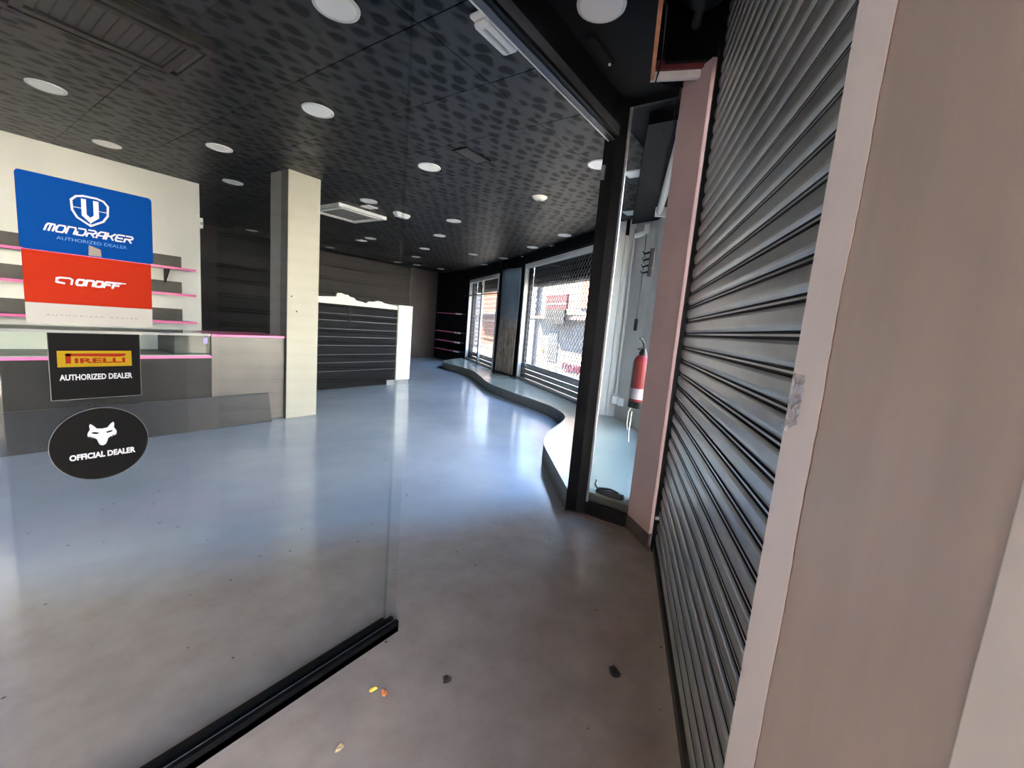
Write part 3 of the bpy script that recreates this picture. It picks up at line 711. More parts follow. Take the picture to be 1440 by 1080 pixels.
mb.add([(x, GYF+0.02, zq) for x, zq in sky]+[(x, GYF+0.05, zq) for x, zq in sky], [tuple(range(k)), tuple(range(2*k-1, k-1, -1))]+[(i, (i+1) % k, k+(i+1) % k, k+i) for i in range(k)])
mb.build('white_skyline', 'white_wall', gu)

# ------------------------------------------------------------------ pink shelves in the far corner
for zq, nm in ((1.70, 'topmost'), (1.05, 'second'), (0.715, 'third'), (0.40, 'lowest')):
    s = empty('corner_shelf', CW.p(0.8, -0.1, zq)); tag(s, '%s pink edged shelf in the black corner by the far window' % nm, 'shelf', 'pink edged shelves in the far corner')
    CW.box('board', 0.03, 1.62, -0.22, -0.002, zq-0.012, zq+0.012, 'black', s)
    CW.box('pink_edge', 0.03, 1.62, -0.235, -0.22, zq-0.016, zq+0.016, 'pink_edge', s)
    CW.box('price_strip', 0.03, 0.36, -0.245, -0.236, zq-0.025, zq+0.025, 'white_plastic', s)
fr = empty('display_rail', WF.p(1.0, -0.2, PLAT)); tag(fr, 'thin black T shaped display stand in front of the far window', 'stand')
MB().tube([WF.p(0.93, -0.20, PLAT+0.02), WF.p(0.93, -0.20, 2.55)], 0.014, 10).build('pole', 'black', fr)
MB().tube([WF.p(-0.65, -0.20, 2.28), WF.p(3.0, -0.26, 2.30)], 0.016, 10).build('rail', 'black', fr)
MB().lathe([(0.12, 0), (0.12, 0.012), (0.03, 0.02)], tuple(WF.p(0.93, -0.20, PLAT+0.001)), 20).build('base', 'black', fr)

# ------------------------------------------------------------------ items behind the sidelight
ex = empty('fire_extinguisher', (3.62, 1.235, 0.95)); tag(ex, 'red fire extinguisher hanging behind the narrow sidelight', 'fire extinguisher')
EXX, EXY, EXZ = 3.535, 1.15, 0.895
MB().lathe([(0.02, 0), (0.066, 0.004), (0.070, 0.03), (0.070, 0.37), (0.066, 0.40), (0.050, 0.43), (0.028, 0.445), (0.022, 0.46)], (EXX, EXY, EXZ), 28).build('tank', 'red_tank', ex, smooth=True)
MB().lathe([(0.0715, 0.0), (0.0715, 0.055)], (EXX, EXY, EXZ-0.002), 28).build('foot_ring', 'black', ex, smooth=True)
MB().lathe([(0.0708, 0.075), (0.0708, 0.165)], (EXX, EXY, EXZ), 28).build('label', 'label_white', ex, smooth=True)
MB().lathe([(0.030, 0.44), (0.034, 0.46), (0.024, 0.48), (0.016, 0.50)], (EXX, EXY, EXZ), 16).build('valve', 'black', ex, smooth=True)
MB().tube([(EXX+0.01, EXY, EXZ+0.495), (EXX-0.03, EXY-0.02, EXZ+0.505), (EXX-0.075, EXY+0.02, EXZ+0.492)], 0.009, 8).build('grip', 'black', ex, smooth=True)
MB().tube([(EXX+0.01, EXY, EXZ+0.505), (EXX-0.01, EXY, EXZ+0.540), (EXX-0.045, EXY+0.01, EXZ+0.575), (EXX-0.06, EXY+0.02, EXZ+0.580)], 0.010, 8).build('lever', 'black', ex, smooth=True)
MB().box(EXX+0.05, EXX+0.10, EXY-0.10, EXY-0.05, EXZ+0.25, EXZ+0.33).build('wall_bracket', 'grey_plastic', ex)
wl = MB().tube([(3.49, 1.18, 0.89), (3.47, 1.19, 0.86), (3.465, 1.19, 0.76), (3.47, 1.18, 0.70), (3.49, 1.17, 0.74), (3.495, 1.17, 0.86), (3.48, 1.17, 0.68), (3.475, 1.16, 0.60)], 0.004, 8).build('white_cable', 'grey_wall', smooth=True)
tag(wl, 'white cable looped below the fire extinguisher', 'cable')
hk = empty('key_hooks', (3.30, 1.10, 1.85)); tag(hk, 'brown key hook plate with four black hooks above the fire extinguisher', 'hook rack')
HK = Frame((3.375, 1.105), 69.3, -1)
HK.mb(0.0, 0.05, 0.0, 0.035, 1.96, 2.17).build('plate', 'brown_plastic', hk, bevel=0.003)
for k in range(4):
    zq = 1.985+k*0.050
    MB().tube([HK.p(0.03, 0.036, zq+0.01), HK.p(0.05, 0.075, zq), HK.p(0.055, 0.085, zq+0.018)], 0.008, 8).build('hook', 'black', hk, smooth=True)
# trunking, socket and little camera in the corner
tr_ = empty('cable_trunking', (6.40, 2.44, PLAT)); tag(tr_, 'white vertical cable trunking with socket in the pale corner', 'trunking')
box('duct', 6.36, 6.39, 2.40, 2.43, PLAT+0.35, 3.05, 'grey_wall', tr_)
box('socket', 6.31, 6.385, 2.36, 2.45, PLAT+0.22, PLAT+0.34, 'white_plastic', tr_, bevel=0.006)
box('socket', 6.27, 6.345, 2.25, 2.34, PLAT+0.21, PLAT+0.33, 'white_plastic', tr_, bevel=0.006)
cm = empty('security_camera', (6.2, 2.2, 2.9)); tag(cm, 'small white camera with hanging cord high in the pale corner', 'camera')
box('mount', 6.12, 6.20, 2.12, 2.20, 2.93, 3.06, 'white_plastic', cm, bevel=0.01)
MB().tube([(6.18, 2.19, 2.95), (6.22, 2.30, 2.93), (6.22, 2.36, 2.92)], [0.035, 0.04, 0.035], 14).build('body', 'white_plastic', cm, smooth=True)
MB().tube([(6.22, 2.361, 2.92), (6.22, 2.372, 2.919)], 0.026, 14).build('lens', 'black', cm, smooth=True)
MB().tube([(6.13, 2.16, 2.92), (6.14, 2.15, 2.4), (6.15, 2.16, 1.72)], 0.006, 6).build('cord', 'shelf_dark', cm, smooth=True)
box('plug', 6.125, 6.165, 2.14, 2.18, 1.56, 1.73, 'black', cm, bevel=0.005)
# dark clip lying on the platform
dc = empty('door_closer_part', (3.23, 1.22, PLAT)); tag(dc, 'dark plastic bracket lying on the platform behind the sidelight', 'bracket')
MB().hexa([(3.215, 1.30, PLAT+0.001), (3.185, 1.06, PLAT+0.001), (3.235, 1.05, PLAT+0.001), (3.265, 1.30, PLAT+0.001), (3.222, 1.295, PLAT+0.03), (3.192, 1.07, PLAT+0.045), (3.23, 1.06, PLAT+0.045), (3.257, 1.295, PLAT+0.03)]).build('body', 'navy_plastic', dc, bevel=0.008)
MB().tube([(3.245, 1.29, PLAT+0.02), (3.265, 1.325, PLAT+0.04), (3.30, 1.33, PLAT+0.07)], 0.008, 8).build('lever', 'navy_plastic', dc, smooth=True)
MB().tube([(3.225, 1.27, PLAT+0.035), (3.205, 1.17, PLAT+0.06), (3.20, 1.10, PLAT+0.05)], 0.009, 8).build('handle', 'navy_plastic', dc, smooth=True)

# ------------------------------------------------------------------ ceiling fittings
def round_light_meshes(R):
    mb = MB().lathe([(R, 0), (R, 0.010), (R*0.86, 0.0045), (R*0.86, 0.0)], (0, 0, -0.010), 32)
    ring = MB(); seg = 36
    prof_ = [(R, 0.0), (R*0.98, -0.010), (R*0.86, -0.008), (R*0.85, -0.002)]
    for rr, zq in prof_:
        for q in range(seg): ring.v.append((rr*math.cos(2*PI*q/seg), rr*math.sin(2*PI*q/seg), zq))
    for i in range(3):
        for q in range(seg):
            ring.f.append((i*seg+q, i*seg+(q+1) % seg, (i+1)*seg+(q+1) % seg, (i+1)*seg+q)); ring.mi.append(0)
    disc = MB().lathe([(R*0.85, 0.0), (R*0.85, 0.002)], (0, 0, -0.006), 36)
    return ring.mesh('rim', ['lamp_rim'], (0, 0, 0), True), disc.mesh('diffuser', ['diffuser'], (0, 0, 0))
rim_me, dif_me = round_light_meshes(0.128)
def sq_meshes(R):
    a = MB()
    for (x0, x1, y0, y1) in ((-R, R, -R, -R*.8), (-R, R, R*.8, R), (-R, -R*.8, -R*.8, R*.8), (R*.8, R, -R*.8, R*.8)):
        a.box(x0, x1, y0, y1, -0.012, 0)
    return a.mesh('frame', ['white_plastic'], (0, 0, 0)), MB().box(-R*.79, R*.79, -R*.79, R*.79, -0.007, 0).mesh('diffuser', ['diffuser'], (0, 0, 0))
sqf_me, sqd_me = sq_meshes(0.095)
def light(x, y, label, square=False, z=CEIL):
    e = empty('ceiling_light', (x, y, z-0.0005)); tag(e, label, 'ceiling light', 'square ceiling lights' if square else 'round ceiling lights')
    link('frame' if square else 'rim', sqf_me if square else rim_me, e, (x, y, z-0.0005))
    link('diffuser', sqd_me if square else dif_me, e, (x, y, z-0.0005))
RL = [
 (1.506, 2.445, 'round ceiling light cut off by the top edge, left of the emergency lamp'),
 (2.165, 3.753, 'large round ceiling light above and right of the white column top'),
 (2.157, 5.712, 'round ceiling light just above and left of the white column top'),
 (0.834, 5.652, 'round ceiling light nearest the brown air conditioner at upper left'),
 (1.497, 7.011, 'round ceiling light above the blue sticker, beside the white wall'),
 (2.842, 7.088, 'round ceiling light between the white wall end and white column'),
 (3.522, 3.816, 'round ceiling light beside the black air grille'),
 (4.201, 5.833, 'round ceiling light just above the white air cassette'),
 (5.560, 5.348, 'first round light of the middle row running to the back wall'),
 (6.433, 6.559, 'second round light of the middle row running to the back wall'),
 (7.555, 8.194, 'third round light of the middle row running to the back wall'),
 (8.531, 9.584, 'fourth round light of the middle row running to the back wall'),
 (9.875, 11.039, 'last round light of the middle row, close to the back wall'),
 (6.982, 3.957, 'round ceiling light nearest the door post along the windows'),
 (7.878, 5.217, 'second round ceiling light along the large display window'),
 (9.049, 6.863, 'round ceiling light in front of the poster pillar'),
 (9.977, 8.228, 'round ceiling light in front of the far display window'),
 (10.70, 10.75, 'round ceiling light in the far corner over the pink shelves'),
 (8.432, 7.361, 'small looking round light between middle row and poster pillar'),
 (6.276, 8.600, 'round ceiling light behind the glass edge, above the slatted partition'),
 (6.912, 11.246, 'round ceiling light right beside the white column near the back wall'),
 (4.873, 11.171, 'far round ceiling light seen left of the white column'),
 (4.162, 2.029, 'round ceiling light half hidden by the black door post'),
 (9.30, 11.30, 'round ceiling light at the back wall just left of the glass edge'),
]
for x, y, lb_ in RL: light(x, y, lb_)
SQ = [
 (4.518, 1.793, 'square ceiling light nearest the top of the narrow sidelight'),
 (5.929, 2.337, 'lower square ceiling light seen through the narrow sidelight'),
 (7.862, 4.648, 'first square ceiling light along the top of the large window'),
 (8.933, 6.079, 'square ceiling light above the edge of the poster pillar'),
 (4.430, 6.130, 'square ceiling light touching the white air cassette'),
 (6.403, 9.123, 'square ceiling light above the slatted partition'),
]
for x, y, lb_ in SQ: light(x, y, lb_, True)
light(2.186, 1.154, 'round downlight in the black entrance ceiling near the shutter slot')

em = empty('emergency_lamp', (2.075, 1.715, 3.10)); tag(em, 'white oblong emergency lamp on the ceiling beside the door header', 'emergency lamp')
MB().box(1.905, 2.24, 1.675, 1.815, 3.145, CEIL).build('base', 'white_plastic', em, bevel=0.012)
MB().box(1.925, 2.22, 1.69, 1.80, 3.10, 3.144).build('cover', 'diffuser', em, bevel=0.02)
MB().tube([(1.96, 1.745, 3.099), (2.19, 1.745, 3.099)], 0.010, 8).build('tube', 'lamp_rim', em)
e2 = empty('emergency_lamp', (4.903, 5.907, 3.12)); tag(e2, 'distant white emergency lamp right of the air cassette', 'emergency lamp')
MB().box(4.76, 5.04, 5.85, 5.96, 3.125, CEIL).build('base', 'white_plastic', e2, bevel=0.01)
MB().box(4.78, 5.02, 5.86, 5.95, 3.10, 3.124).build('cover', 'diffuser', e2, bevel=0.01)
sdn = empty('smoke_detector', (4.893, 3.198, CEIL)); tag(sdn, 'off white round smoke detector on the ceiling', 'smoke detector')
MB().lathe([(0.045, -0.04), (0.075, -0.03), (0.095, -0.012), (0.10, 0.0)], (4.893, 3.198, CEIL), 28).build('case', 'white_wall', sdn, smooth=True)
MB().lathe([(0.02, -0.046), (0.03, -0.041)], (4.893, 3.198, CEIL), 20).build('sensor', 'grey_plastic', sdn, smooth=True)
gr = empty('air_grille', (3.46, 3.13, CEIL)); tag(gr, 'black rectangular slotted air grille in the ceiling', 'vent')
gx0, gx1, gy0, gy1 = 3.27, 3.65, 3.035, 3.225
MB().box(gx0, gx1, gy0, gy0+0.02, CEIL-0.012, CEIL).box(gx0, gx1, gy1-0.02, gy1, CEIL-0.012, CEIL).box(gx0, gx0+0.02, gy0+0.02, gy1-0.02, CEIL-0.012, CEIL).box(gx1-0.02, gx1, gy0+0.02, gy1-0.02, CEIL-0.012, CEIL).build('frame', 'black', gr)
MB().box(gx0+0.02, gx1-0.02, gy0+0.02, gy1-0.02, CEIL-0.003, CEIL-0.001).build('backing', 'void', gr)
for k in range(7):
    y = gy0+0.032+k*0.021
    MB().hexa([(gx0+0.022, y, CEIL-0.010), (gx1-0.022, y, CEIL-0.010), (gx1-0.022, y+0.004, CEIL-0.010), (gx0+0.022, y+0.004, CEIL-0.010), (gx0+0.022, y+0.010, CEIL-0.0035), (gx1-0.022, y+0.010, CEIL-0.0035), (gx1-0.022, y+0.013, CEIL-0.0035), (gx0+0.022, y+0.013, CEIL-0.0035)]).build('slat', 'grey_plastic', gr)
def cassette(x0, x1, y0, y1, label, fm, gm, name='air_cassette'):
    e = empty(name, ((x0+x1)/2, (y0+y1)/2, CEIL-0.06)); tag(e, label, 'air conditioner')
    zb = CEIL-0.05; b = 0.13; s = 0.03
    fb = MB()
    for (a0, a1, c0, c1) in ((x0, x1, y0, y0+s), (x0, x1, y1-s, y1), (x0, x0+s, y0+s, y1-s), (x1-s, x1, y0+s, y1-s)): fb.box(a0, a1, c0, c1, zb, CEIL)
    ix0, ix1, iy0, iy1 = x0+b, x1-b, y0+b, y1-b; q = 0.05
    for (a0, a1, c0, c1) in ((ix0-q, ix1+q, iy0-q, iy0), (ix0-q, ix1+q, iy1, iy1+q), (ix0-q, ix0, iy0, iy1), (ix1, ix1+q, iy0, iy1)): fb.box(a0, a1, c0, c1, zb-0.006, CEIL)
    for (a0, a1, c0, c1) in ((x0, ix0-q, y0, iy0-q), (ix1+q, x1, y0, iy0-q), (x0, ix0-q, iy1+q, y1), (ix1+q, x1, iy1+q, y1)):
        fb.box(a0+0.001, a1-0.001, c0+0.001, c1-0.001, zb-0.003, CEIL)
    fb.build('fascia', fm, e)
    MB().box(x0+s, x1-s, y0+s, y1-s, zb+0.03, CEIL-0.001).build('outlet_shadow', 'void', e)
    for (a0, a1, c0, c1) in ((ix0, ix1, y0+s+0.01, iy0-q-0.012), (ix0, ix1, iy1+q+0.012, y1-s-0.01), (x0+s+0.01, ix0-q-0.012, iy0, iy1), (ix1+q+0.012, x1-s-0.01, iy0, iy1)):
        MB().box(a0, a1, c0, c1, zb+0.006, zb+0.012).build('air_flap', gm, e)
    MB().box(ix0+0.002, ix1-0.002, iy0+0.002, iy1-0.002, zb+0.008, zb+0.014).build('return_grille', gm, e)
    k = ix0+0.04
    while k < ix1-0.02:
        MB().box(k, k+0.008, iy0+0.01, iy1-0.01, zb+0.001, zb+0.007).build('grille_bar', fm, e); k += 0.06
    return e
cassette(4.08, 5.00, 6.42, 7.34, 'white ceiling air cassette seen right of the white column', 'white_plastic', 'brown_plastic')
cassette(0.40, 1.33, 3.53, 4.25, 'brown ceiling air cassette at the upper left behind the glass', 'brown_plastic', 'shelf_dark')
sn = empty('door_sensor', (2.55, 1.31, CEIL)); tag(sn, 'slim black motion sensor strip on the entrance ceiling', 'sensor')
MB().box(2.36, 2.66, 1.27, 1.33, CEIL-0.025, CEIL-0.001).build('case', 'black_matte', sn, bevel=0.006)
MB().lathe([(0.008, -0.03), (0.008, -0.02)], (2.63, 1.29, CEIL-0.004), 12).build('indicator', 'white_plastic', sn)

# ------------------------------------------------------------------ stickers on the glass
def text_mesh(txt, x0, x1, z0, z1, y, mt, name, parent, shear=0.0, bold=0.0):
    cu_ = bpy.data.curves.new('t', 'FONT'); cu_.body = txt; cu_.size = 1; cu_.shear = shear; cu_.offset = bold
    cu_.resolution_u = 3
    ob = bpy.data.objects.new('t', cu_); COL.objects.link(ob)
    dg = bpy.context.evaluated_depsgraph_get(); dg.update()
    me = bpy.data.meshes.new_from_object(ob.evaluated_get(dg)); bpy.data.objects.remove(ob); bpy.data.curves.remove(cu_)
    a = np.zeros(len(me.vertices)*3); me.vertices.foreach_get('co', a); a = a.reshape(-1, 3)
    lo, hi = a.min(0), a.max(0)
    fs = [tuple(p.vertices) for p in me.polygons]
    vs2 = [(x0+(v[0]-lo[0])/(hi[0]-lo[0])*(x1-x0), y, z0+(v[1]-lo[1])/(hi[1]-lo[1])*(z1-z0)) for v in a]
    bpy.data.meshes.remove(me)
    mb = MB(); k = len(vs2)
    mb.add(vs2, fs); return mb.build(name, mt, parent)
def stroke(mb, pts, wdt, y, closed=False):
    n = len(pts)
    for i in range(n if closed else n-1):
        a, b = Vector(pts[i]), Vector(pts[(i+1) % n]); d = (b-a); L = d.length
        if L < 1e-6: continue
        d /= L; q = Vector((-d.y, d.x))*wdt/2; e = d*wdt*0.35
        P = [a-e+q, a-e-q, b+e-q, b+e+q]
        lift = 0.000035*(len(mb.f) % 12)
        mb.add([(p.x, y-lift, p.y) for p in P], [(0, 1, 2, 3)])
# wide technical letters drawn as strokes on a 0..1 cell
GLY = {
 'M': [[(0, 0), (0, .75), (.12, 1), (.38, 1), (.5, .8), (.5, 0)], [(.5, .8), (.62, 1), (.88, 1), (1, .75), (1, 0)]],
 'O': [[(.15, 0), (0, .25), (0, .75), (.15, 1), (.85, 1), (1, .75), (1, .25), (.85, 0), (.15, 0)]],
 'N': [[(0, 0), (0, 1), (.85, 1), (1, .75), (1, 0)]],
 'D': [[(0, .45), (0, 0), (.8, 0), (1, .25), (1, .75), (.8, 1), (0, 1)]],
 'R': [[(0, 0), (0, .5), (.75, .5), (1, .65), (1, .85), (.8, 1), (0, 1)], [(.45, .5), (1, 0)]],
 'A': [[(0, 0), (.0, .6), (.3, 1), (1, 1), (1, 0)], [(.1, .4), (1, .4)]],
 'K': [[(0, 0), (0, 1)], [(1, 1), (.55, .55), (.05, .55)], [(.5, .55), (1, 0)]],
 'E': [[(1, 0), (.15, 0), (0, .2), (0, .85), (.15, 1), (1, 1)], [(0, .5), (.9, .5)]],
 'F': [[(0, 0), (0.05, .85), (.2, 1), (1, 1)], [(0.05, .5), (.8, .5)]],
 'I': [[(.5, 0), (.5, 1)]], 'L': [[(0, 1), (0, 0), (1, 0)]],
}
def word(mb, txt, x0, x1, z0, z1, wdt, y, slant=0.0, gap=0.32):
    n = len(txt); cell = (x1-x0-slant*(z1-z0))/(n+(n-1)*gap)
    for i, ch in enumerate(txt):
        ox = x0+i*cell*(1+gap)
        for st_ in GLY[ch]:
            stroke(mb, [(ox+px*cell+slant*pz*(z1-z0), z0+pz*(z1-z0)) for px, pz in st_], wdt, y)
def rrect(x0, x1, z0, z1, r, n=6, corners=(1, 1, 1, 1)):
    out = []
    for (cx, cz, a0, on) in ((x1-r, z1-r, 0, corners[0]), (x0+r, z1-r, 90, corners[1]), (x0+r, z0+r, 180, corners[2]), (x1-r, z0+r, 270, corners[3])):
        if on:
            for k in range(n+1):
                t = math.radians(a0+90*k/n); out.append((cx+r*math.cos(t), cz+r*math.sin(t)))
        else:
            t = math.radians(a0+45); out.append((cx+r*math.copysign(1, math.cos(t)), cz+r*math.copysign(1, math.sin(t))))
    return out
YS = GY-0.0055
def plate(name, poly, mt, y, parent=None, th=0.0004):
    k = len(poly); mb = MB()
    mb.add([(x, y, zq) for x, zq in poly]+[(x, y-th, zq) for x, zq in poly], [tuple(range(k)), tuple(range(2*k-1, k-1, -1))]+[(i, (i+1) % k, k+(i+1) % k, k+i) for i in range(k)])
    return mb.build(name, mt, parent)
Y1 = YS-0.0010; Y2 = YS-0.0018
# blue sticker
s1 = plate('dealer_sticker', rrect(0.157, 0.389, 1.576, 1.741, 0.008), 'blue_vinyl', YS); tag(s1, 'blue MONDRAKER authorized dealer sticker, topmost on the glass', 'sticker', 'dealer stickers on the glass')
mb = MB()
shield = [(0.2725, 1.647), (0.250, 1.662), (0.2425, 1.677), (0.2415, 1.699), (0.250, 1.709), (0.262, 1.7125), (0.285, 1.7125), (0.297, 1.709), (0.3045, 1.699), (0.3035, 1.677), (0.295, 1.662)]
stroke(mb, shield, 0.0042, Y1, True)
stroke(mb, [(0.243, 1.684), (0.258, 1.684)], 0.0016, Y1); stroke(mb, [(0.288, 1.684), (0.303, 1.684)], 0.0016, Y1); stroke(mb, [(0.2725, 1.647), (0.2725, 1.656)], 0.0016, Y1)
u_ = [(0.258, 1.706), (0.2665, 1.706), (0.2665, 1.672), (0.2725, 1.666), (0.2785, 1.672), (0.2785, 1.706), (0.288, 1.706), (0.288, 1.668), (0.2725, 1.653), (0.258, 1.668)]
mb.add([(x, Y1, zq) for x, zq in u_], [(0, 1, 2, 9), (2, 3, 8, 9), (3, 4, 7, 8), (4, 5, 6, 7)])
mb.build('shield_logo', 'white_vinyl', s1)
mb = MB(); word(mb, 'MONDRAKER', 0.196, 0.350, 1.622, 1.637, 0.0034, Y1, 0.35); mb.build('lettering', 'white_vinyl', s1)
text_mesh('AUTHORIZED DEALER', 0.214, 0.337, 1.605, 1.6125, Y1, 'pale_blue_ink', 'small_lettering', s1)
tp1 = plate('tape_scrap', [(0.266, 1.578), (0.289, 1.578), (0.288, 1.595), (0.267, 1.602)], 'tape', YS-0.0014); tag(tp1, 'scrap of beige tape on the lower edge of the blue sticker', 'tape')
# red and white sticker
s2 = plate('dealer_sticker', rrect(0.159, 0.3835, 1.411, 1.5745, 0.008, corners=(0, 0, 1, 1)), 'grey_vinyl', YS); tag(s2, 'red and white ONOFF authorized dealer sticker', 'sticker', 'dealer stickers on the glass')
plate('red_field', [(0.159, 1.459), (0.3835, 1.459), (0.3835, 1.5745), (0.159, 1.5745)], 'red_vinyl', Y1+0.0001, s2, 0.0002)
mb = MB()
zb_, zt_ = 1.507, 1.5195
stroke(mb, [(0.222, zb_), (0.210, zb_+0.002), (0.211, zt_-0.002), (0.218, zt_)], 0.0042, Y2); stroke(mb, [(0.216, zt_), (0.232, zt_), (0.236, zt_-0.003), (0.234, zb_-0.001)], 0.0036, Y2)
word(mb, 'ONOFF', 0.242, 0.322, zb_-0.001, zt_-0.001, 0.0046, Y2, 0.25, 0.28)
stroke(mb, [(0.300, zt_), (0.331, zt_-0.0005)], 0.0028, Y2)
mb.build('lettering', 'white_vinyl', s2)
text_mesh('A U T H O R I Z E D   D E A L E R', 0.190, 0.354, 1.4305, 1.4345, Y1, 'grey_ink', 'small_lettering', s2)
# black sticker with yellow band
s3 = plate('dealer_sticker', [(0.190, 1.231), (0.3545, 1.231), (0.3545, 1.391), (0.190, 1.391)], 'black_vinyl', YS); tag(s3, 'square black PIRELLI authorized dealer sticker with yellow band', 'sticker', 'dealer stickers on the glass')
plate('border', [(0.1888, 1.2298), (0.3557, 1.2298), (0.3557, 1.3922), (0.1888, 1.3922)], 'vinyl_edge', YS+0.0002, s3, 0.0001)
plate('yellow_band', [(0.203, 1.310), (0.3375, 1.310), (0.3375, 1.349), (0.203, 1.349)], 'yellow_vinyl', Y1+0.0001, s3, 0.0002)
mb = MB()
# long-topped P and the rest of the word
P_ = [(0.2165, 1.3425), (0.2165, 1.3185), (0.226, 1.3185), (0.226, 1.3425)]
mb.add([(x, Y2, zq) for x, zq in P_], [(0, 1, 2, 3)])
top = [(0.2165, 1.3425), (0.2165, 1.3365), (0.314, 1.3340), (0.3245, 1.3365), (0.3265, 1.3395), (0.3245, 1.3425)]
mb.add([(x, Y2, zq) for x, zq in top], [tuple(range(6))])
mb.build('long_letter', 'red_ink', s3)
text_mesh('IRELLI', 0.232, 0.3245, 1.3190, 1.3315, Y2, 'red_ink', 'lettering', s3, bold=0.035)
text_mesh('AUTHORIZED DEALER', 0.205, 0.3375, 1.2775, 1.2920, Y1, 'white_vinyl', 'small_lettering', s3, bold=0.028)
# round sticker
cx, cz, rx = 0.2725, 1.1115, 0.0925
s4 = plate('dealer_sticker', [(cx+rx*math.cos(2*PI*k/56), cz+rx*math.sin(2*PI*k/56)) for k in range(56)], 'black_vinyl', YS); tag(s4, 'round black OFFICIAL DEALER sticker with white fox head, lowest on the glass', 'sticker', 'dealer stickers on the glass')
plate('border', [(cx+(rx+0.0013)*math.cos(2*PI*k/56), cz+(rx+0.0013)*math.sin(2*PI*k/56)) for k in range(56)], 'vinyl_edge', YS+0.0002, s4, 0.0001)
half = [(0.0, 0.016), (0.010, 0.0175), (0.016, 0.026), (0.0215, 0.031), (0.0235, 0.026), (0.0225, 0.016), (0.0265, 0.009), (0.0275, 0.003), (0.0265, -0.003), (0.0235, -0.0005), (0.0225, -0.006), (0.0195, -0.003), (0.0185, -0.008), (0.0150, -0.0055), (0.0135, -0.009), (0.0105, -0.010), (0.0085, -0.018), (0.0055, -0.0255), (0.0, -0.028)]
eye = [(0.0055, 0.006), (0.013, 0.009), (0.020, 0.0095), (0.018, 0.0055), (0.010, 0.0035)]
fx, fz = 0.2745, 1.1345
def polyfill(pts2, y, name, mt, parent):
    bm_ = bmesh.new(); vv = [bm_.verts.new((x, y, zq)) for x, zq in pts2]
    f = bm_.faces.new(vv); bmesh.ops.triangulate(bm_, faces=[f])
    me = bpy.data.meshes.new(name); bm_.to_mesh(me); bm_.free(); me.materials.append(MATS[mt])
    a = [v.co.copy() for v in me.vertices]; o0 = Vector((pts2[0][0], y, min(q[1] for q in pts2)))
    for v, c in zip(me.vertices, a): v.co = c-o0
    return link(name, me, parent, o0)
fox = [(fx+x, fz+zq) for x, zq in half]+[(fx-x, fz+zq) for x, zq in half[-2:0:-1]]
fo = polyfill(fox, Y1, 'fox_head', 'white_vinyl', s4)
for sgn in (1, -1):
    polyfill([(fx+sgn*x, fz+zq) for x, zq in eye], Y2-0.0002, 'eye', 'black_vinyl', fo)
text_mesh('OFFICIAL DEALER', 0.213, 0.338, 1.076, 1.0915, Y1, 'white_vinyl', 'lettering', s4, bold=0.045)

# ------------------------------------------------------------------ bits on the entrance floor
def bit(x, y, s, mt, label, name='floor_litter', flat=0.5):
    random.seed(int(x*1000)); mb = MB(); k = 9
    lo = [(x+math.cos(2*PI*i/k)*s*random.uniform(.5, 1.2), y+math.sin(2*PI*i/k)*s*random.uniform(.4, 1.0), 0.001) for i in range(k)]
    hi = [(x+(p[0]-x)*random.uniform(.25, .75), y+(p[1]-y)*random.uniform(.25, .75), 0.001+s*flat*random.uniform(.5, 1.3)) for p in lo]
    mb.add(lo+hi, [tuple(range(k-1, -1, -1)), tuple(range(k, 2*k))]+[(i, (i+1) % k, k+(i+1) % k, k+i) for i in range(k)])
    o = mb.build(name, mt); tag(o, label, 'litter'); return o
bit(0.998, 1.242, 0.019, 'yellow_bit', 'small yellow crumb on the entrance floor beside an orange one')
bit(1.013, 1.194, 0.019, 'orange_bit', 'small orange crumb on the entrance floor beside a yellow one')
bit(0.775, 1.132, 0.018, 'tan_bit', 'lone tan crumb at the bottom edge of the entrance floor')
bit(1.224, 1.053, 0.026, 'dirt', 'dark dirt crumb right of the yellow and orange crumbs', flat=0.2)
bit(1.739, 0.51, 0.036, 'dirt', 'dark dirt clump on the floor near the shutter foot', flat=0.2)

# ------------------------------------------------------------------ street outside
structure(MB().box(-40, 60, -45, 45, -0.6, -0.40).build('street', 'asphalt'), 'street outside the shop')
structure(MB().prism([SH.xy(-14, 3.0), SH.xy(4, 3.0), SH.xy(4, 0.25), SH.xy(-5.75, 0.25), (-2.42, GY-0.06), (-14, GY-0.06)], -0.40, -0.02).build('pavement', 'cream_facade'), 'pale pavement outside the entrance')
aw = empty('sky_blocker', SH.p(-3.9, 0.9, 3.15)); tag(aw, 'unseen slab added above the street opening to block skylight', 'light blocker', kind='thing')
SH.mb(-5.6, -2.6, 0.26, 0.95, 3.12, 3.2).build('blocker_slab', 'pale_plaster', aw)  # out-of-view slab added to keep blue skylight off the entrance
wbld = empty('bounce_building', SH.p(-5, 7.5, -0.4)); tag(wbld, 'unseen white building added opposite the entrance to bounce sunlight in', 'building', kind='thing')
SH.mb(-18, 7, 7.5, 10.5, -0.4, 4.4).build('facade', 'bounce_facade', wbld)  # out-of-view facade put here to bounce sunlight into the shop
for k in range(8):
    fr_ = SH.mb(-16+k*2.8, -14.9+k*2.8, 7.46, 7.5, 0.6, 2.2).build('window', 'grey_facade', wbld)  # window of the added, unseen bounce building
    SH.mb(-15.92+k*2.8, -14.98+k*2.8, 7.45, 7.459, 0.68, 2.12).build('pane', 'dark_glass', fr_)
D = 4.0
ob = empty('street_building', WN.p(9, D, -0.4)); tag(ob, 'bright cream building across the street with red and grey sign', 'building', kind='thing')
WN.mb(0.5, 13.95, D, D+3, -0.4, 3.8).build('facade', 'cream_facade', ob)
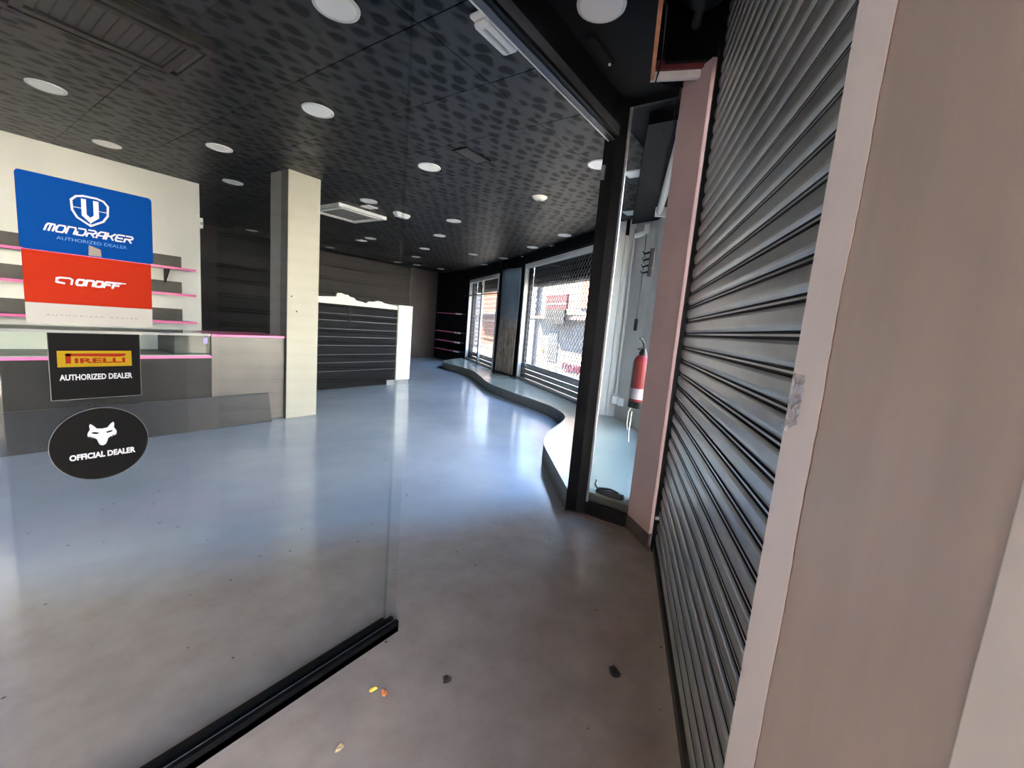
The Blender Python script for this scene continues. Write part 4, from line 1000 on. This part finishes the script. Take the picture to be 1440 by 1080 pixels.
WN.mb(2.6, 8.45, D-0.25, D, 1.86, 1.99).build('balcony_slab', 'rose_slab', ob)
WN.mb(8.6, 10.8, D-0.12, D, 1.85, 3.8).build('corner_pilaster', 'grey_facade', ob)
WN.mb(8.6, 10.8, D-0.10, D, -0.4, 1.80).build('pilaster_base', 'louvre_white', ob)
for (a0, a1, z0, z1) in ((6.1, 7.05, 0.10, 1.36), (3.0, 3.9, 0.2, 1.4), (2.9, 3.8, 2.7, 3.8)):
    wf = WN.mb(a0, a1, D-0.03, D, z0, z1).build('window', 'grey_facade', ob)
    WN.mb(a0+0.08, a1-0.08, D-0.034, D-0.031, z0+0.08, z1-0.08).build('pane', 'dark_glass', wf)
WN.mb(3.4, 4.45, D-0.04, D, 2.3, 4.2).build('orange_panel', 'orange_facade', ob)
sgn = empty('shop_sign', WN.p(5.9, D-0.1, 1.64)); tag(sgn, 'red and grey sign board on the building across the street', 'sign')
WN.mb(4.95, 6.9, D-0.36, D-0.26, 2.26, 2.82).build('red_panel', 'sign_red', sgn)
WN.mb(4.95, 6.9, D-0.37, D-0.361, 2.42, 2.50).build('white_line', 'cream_facade', sgn)
WN.mb(5.05, 6.85, D-0.36, D-0.26, 1.66, 2.24).build('grey_panel', 'sign_grey', sgn)
random.seed(5)
gf = MB()
for k in range(9):
    a = 3.4+k*0.24; pts_ = [WN.p(a+0.14*math.cos(t*0.9+k), D-0.012, 0.02+0.16*math.sin(t*0.9+k*0.6)) for t in range(7)]
    gf.tube(pts_, 0.022, 5)
gf.build('graffiti', 'graffiti_pink', ob)
MB().tube([WN.p(7.6, D-0.03, 0.48), WN.p(7.6, D-0.005, 0.48)], 0.09, 18).build('round_sign', 'sign_yellow', ob)
ob2 = empty('orange_building', WN.p(17, D, -0.4)); tag(ob2, 'orange house across the street seen through the far window', 'building', kind='thing')
WN.mb(14.0, 18.9, D, D+3, 0.15, 3.8).build('facade', 'orange_facade', ob2)
WN.mb(14.0, 18.9, D-0.02, D+3, -0.4, 0.15).build('base', 'cream_facade', ob2)
WN.mb(14.0, 18.9, D-0.45, D, 2.0, 2.12).build('balcony_slab', 'cream_facade', ob2)
for k in range(24):
    MB().tube([WN.p(14.1+k*0.2, D-0.42, 1.62), WN.p(14.1+k*0.2, D-0.42, 2.0)], 0.012, 5).build('baluster', 'cream_facade', ob2)
WN.mb(14.0, 18.9, D-0.44, D-0.40, 1.58, 1.62).build('rail', 'cream_facade', ob2)
ob3 = empty('shuttered_building', WN.p(21, D, -0.4)); tag(ob3, 'pale louvred building beyond the orange house', 'building', kind='thing')
WN.mb(18.95, 24.0, D, D+3, -0.4, 3.8).build('facade', 'louvre_white', ob3)
for k in range(40):
    WN.mb(19.0, 23.5, D-0.05, D-0.01, -0.2+k*0.12, -0.13+k*0.12).build('slat', 'louvre_white', ob3)
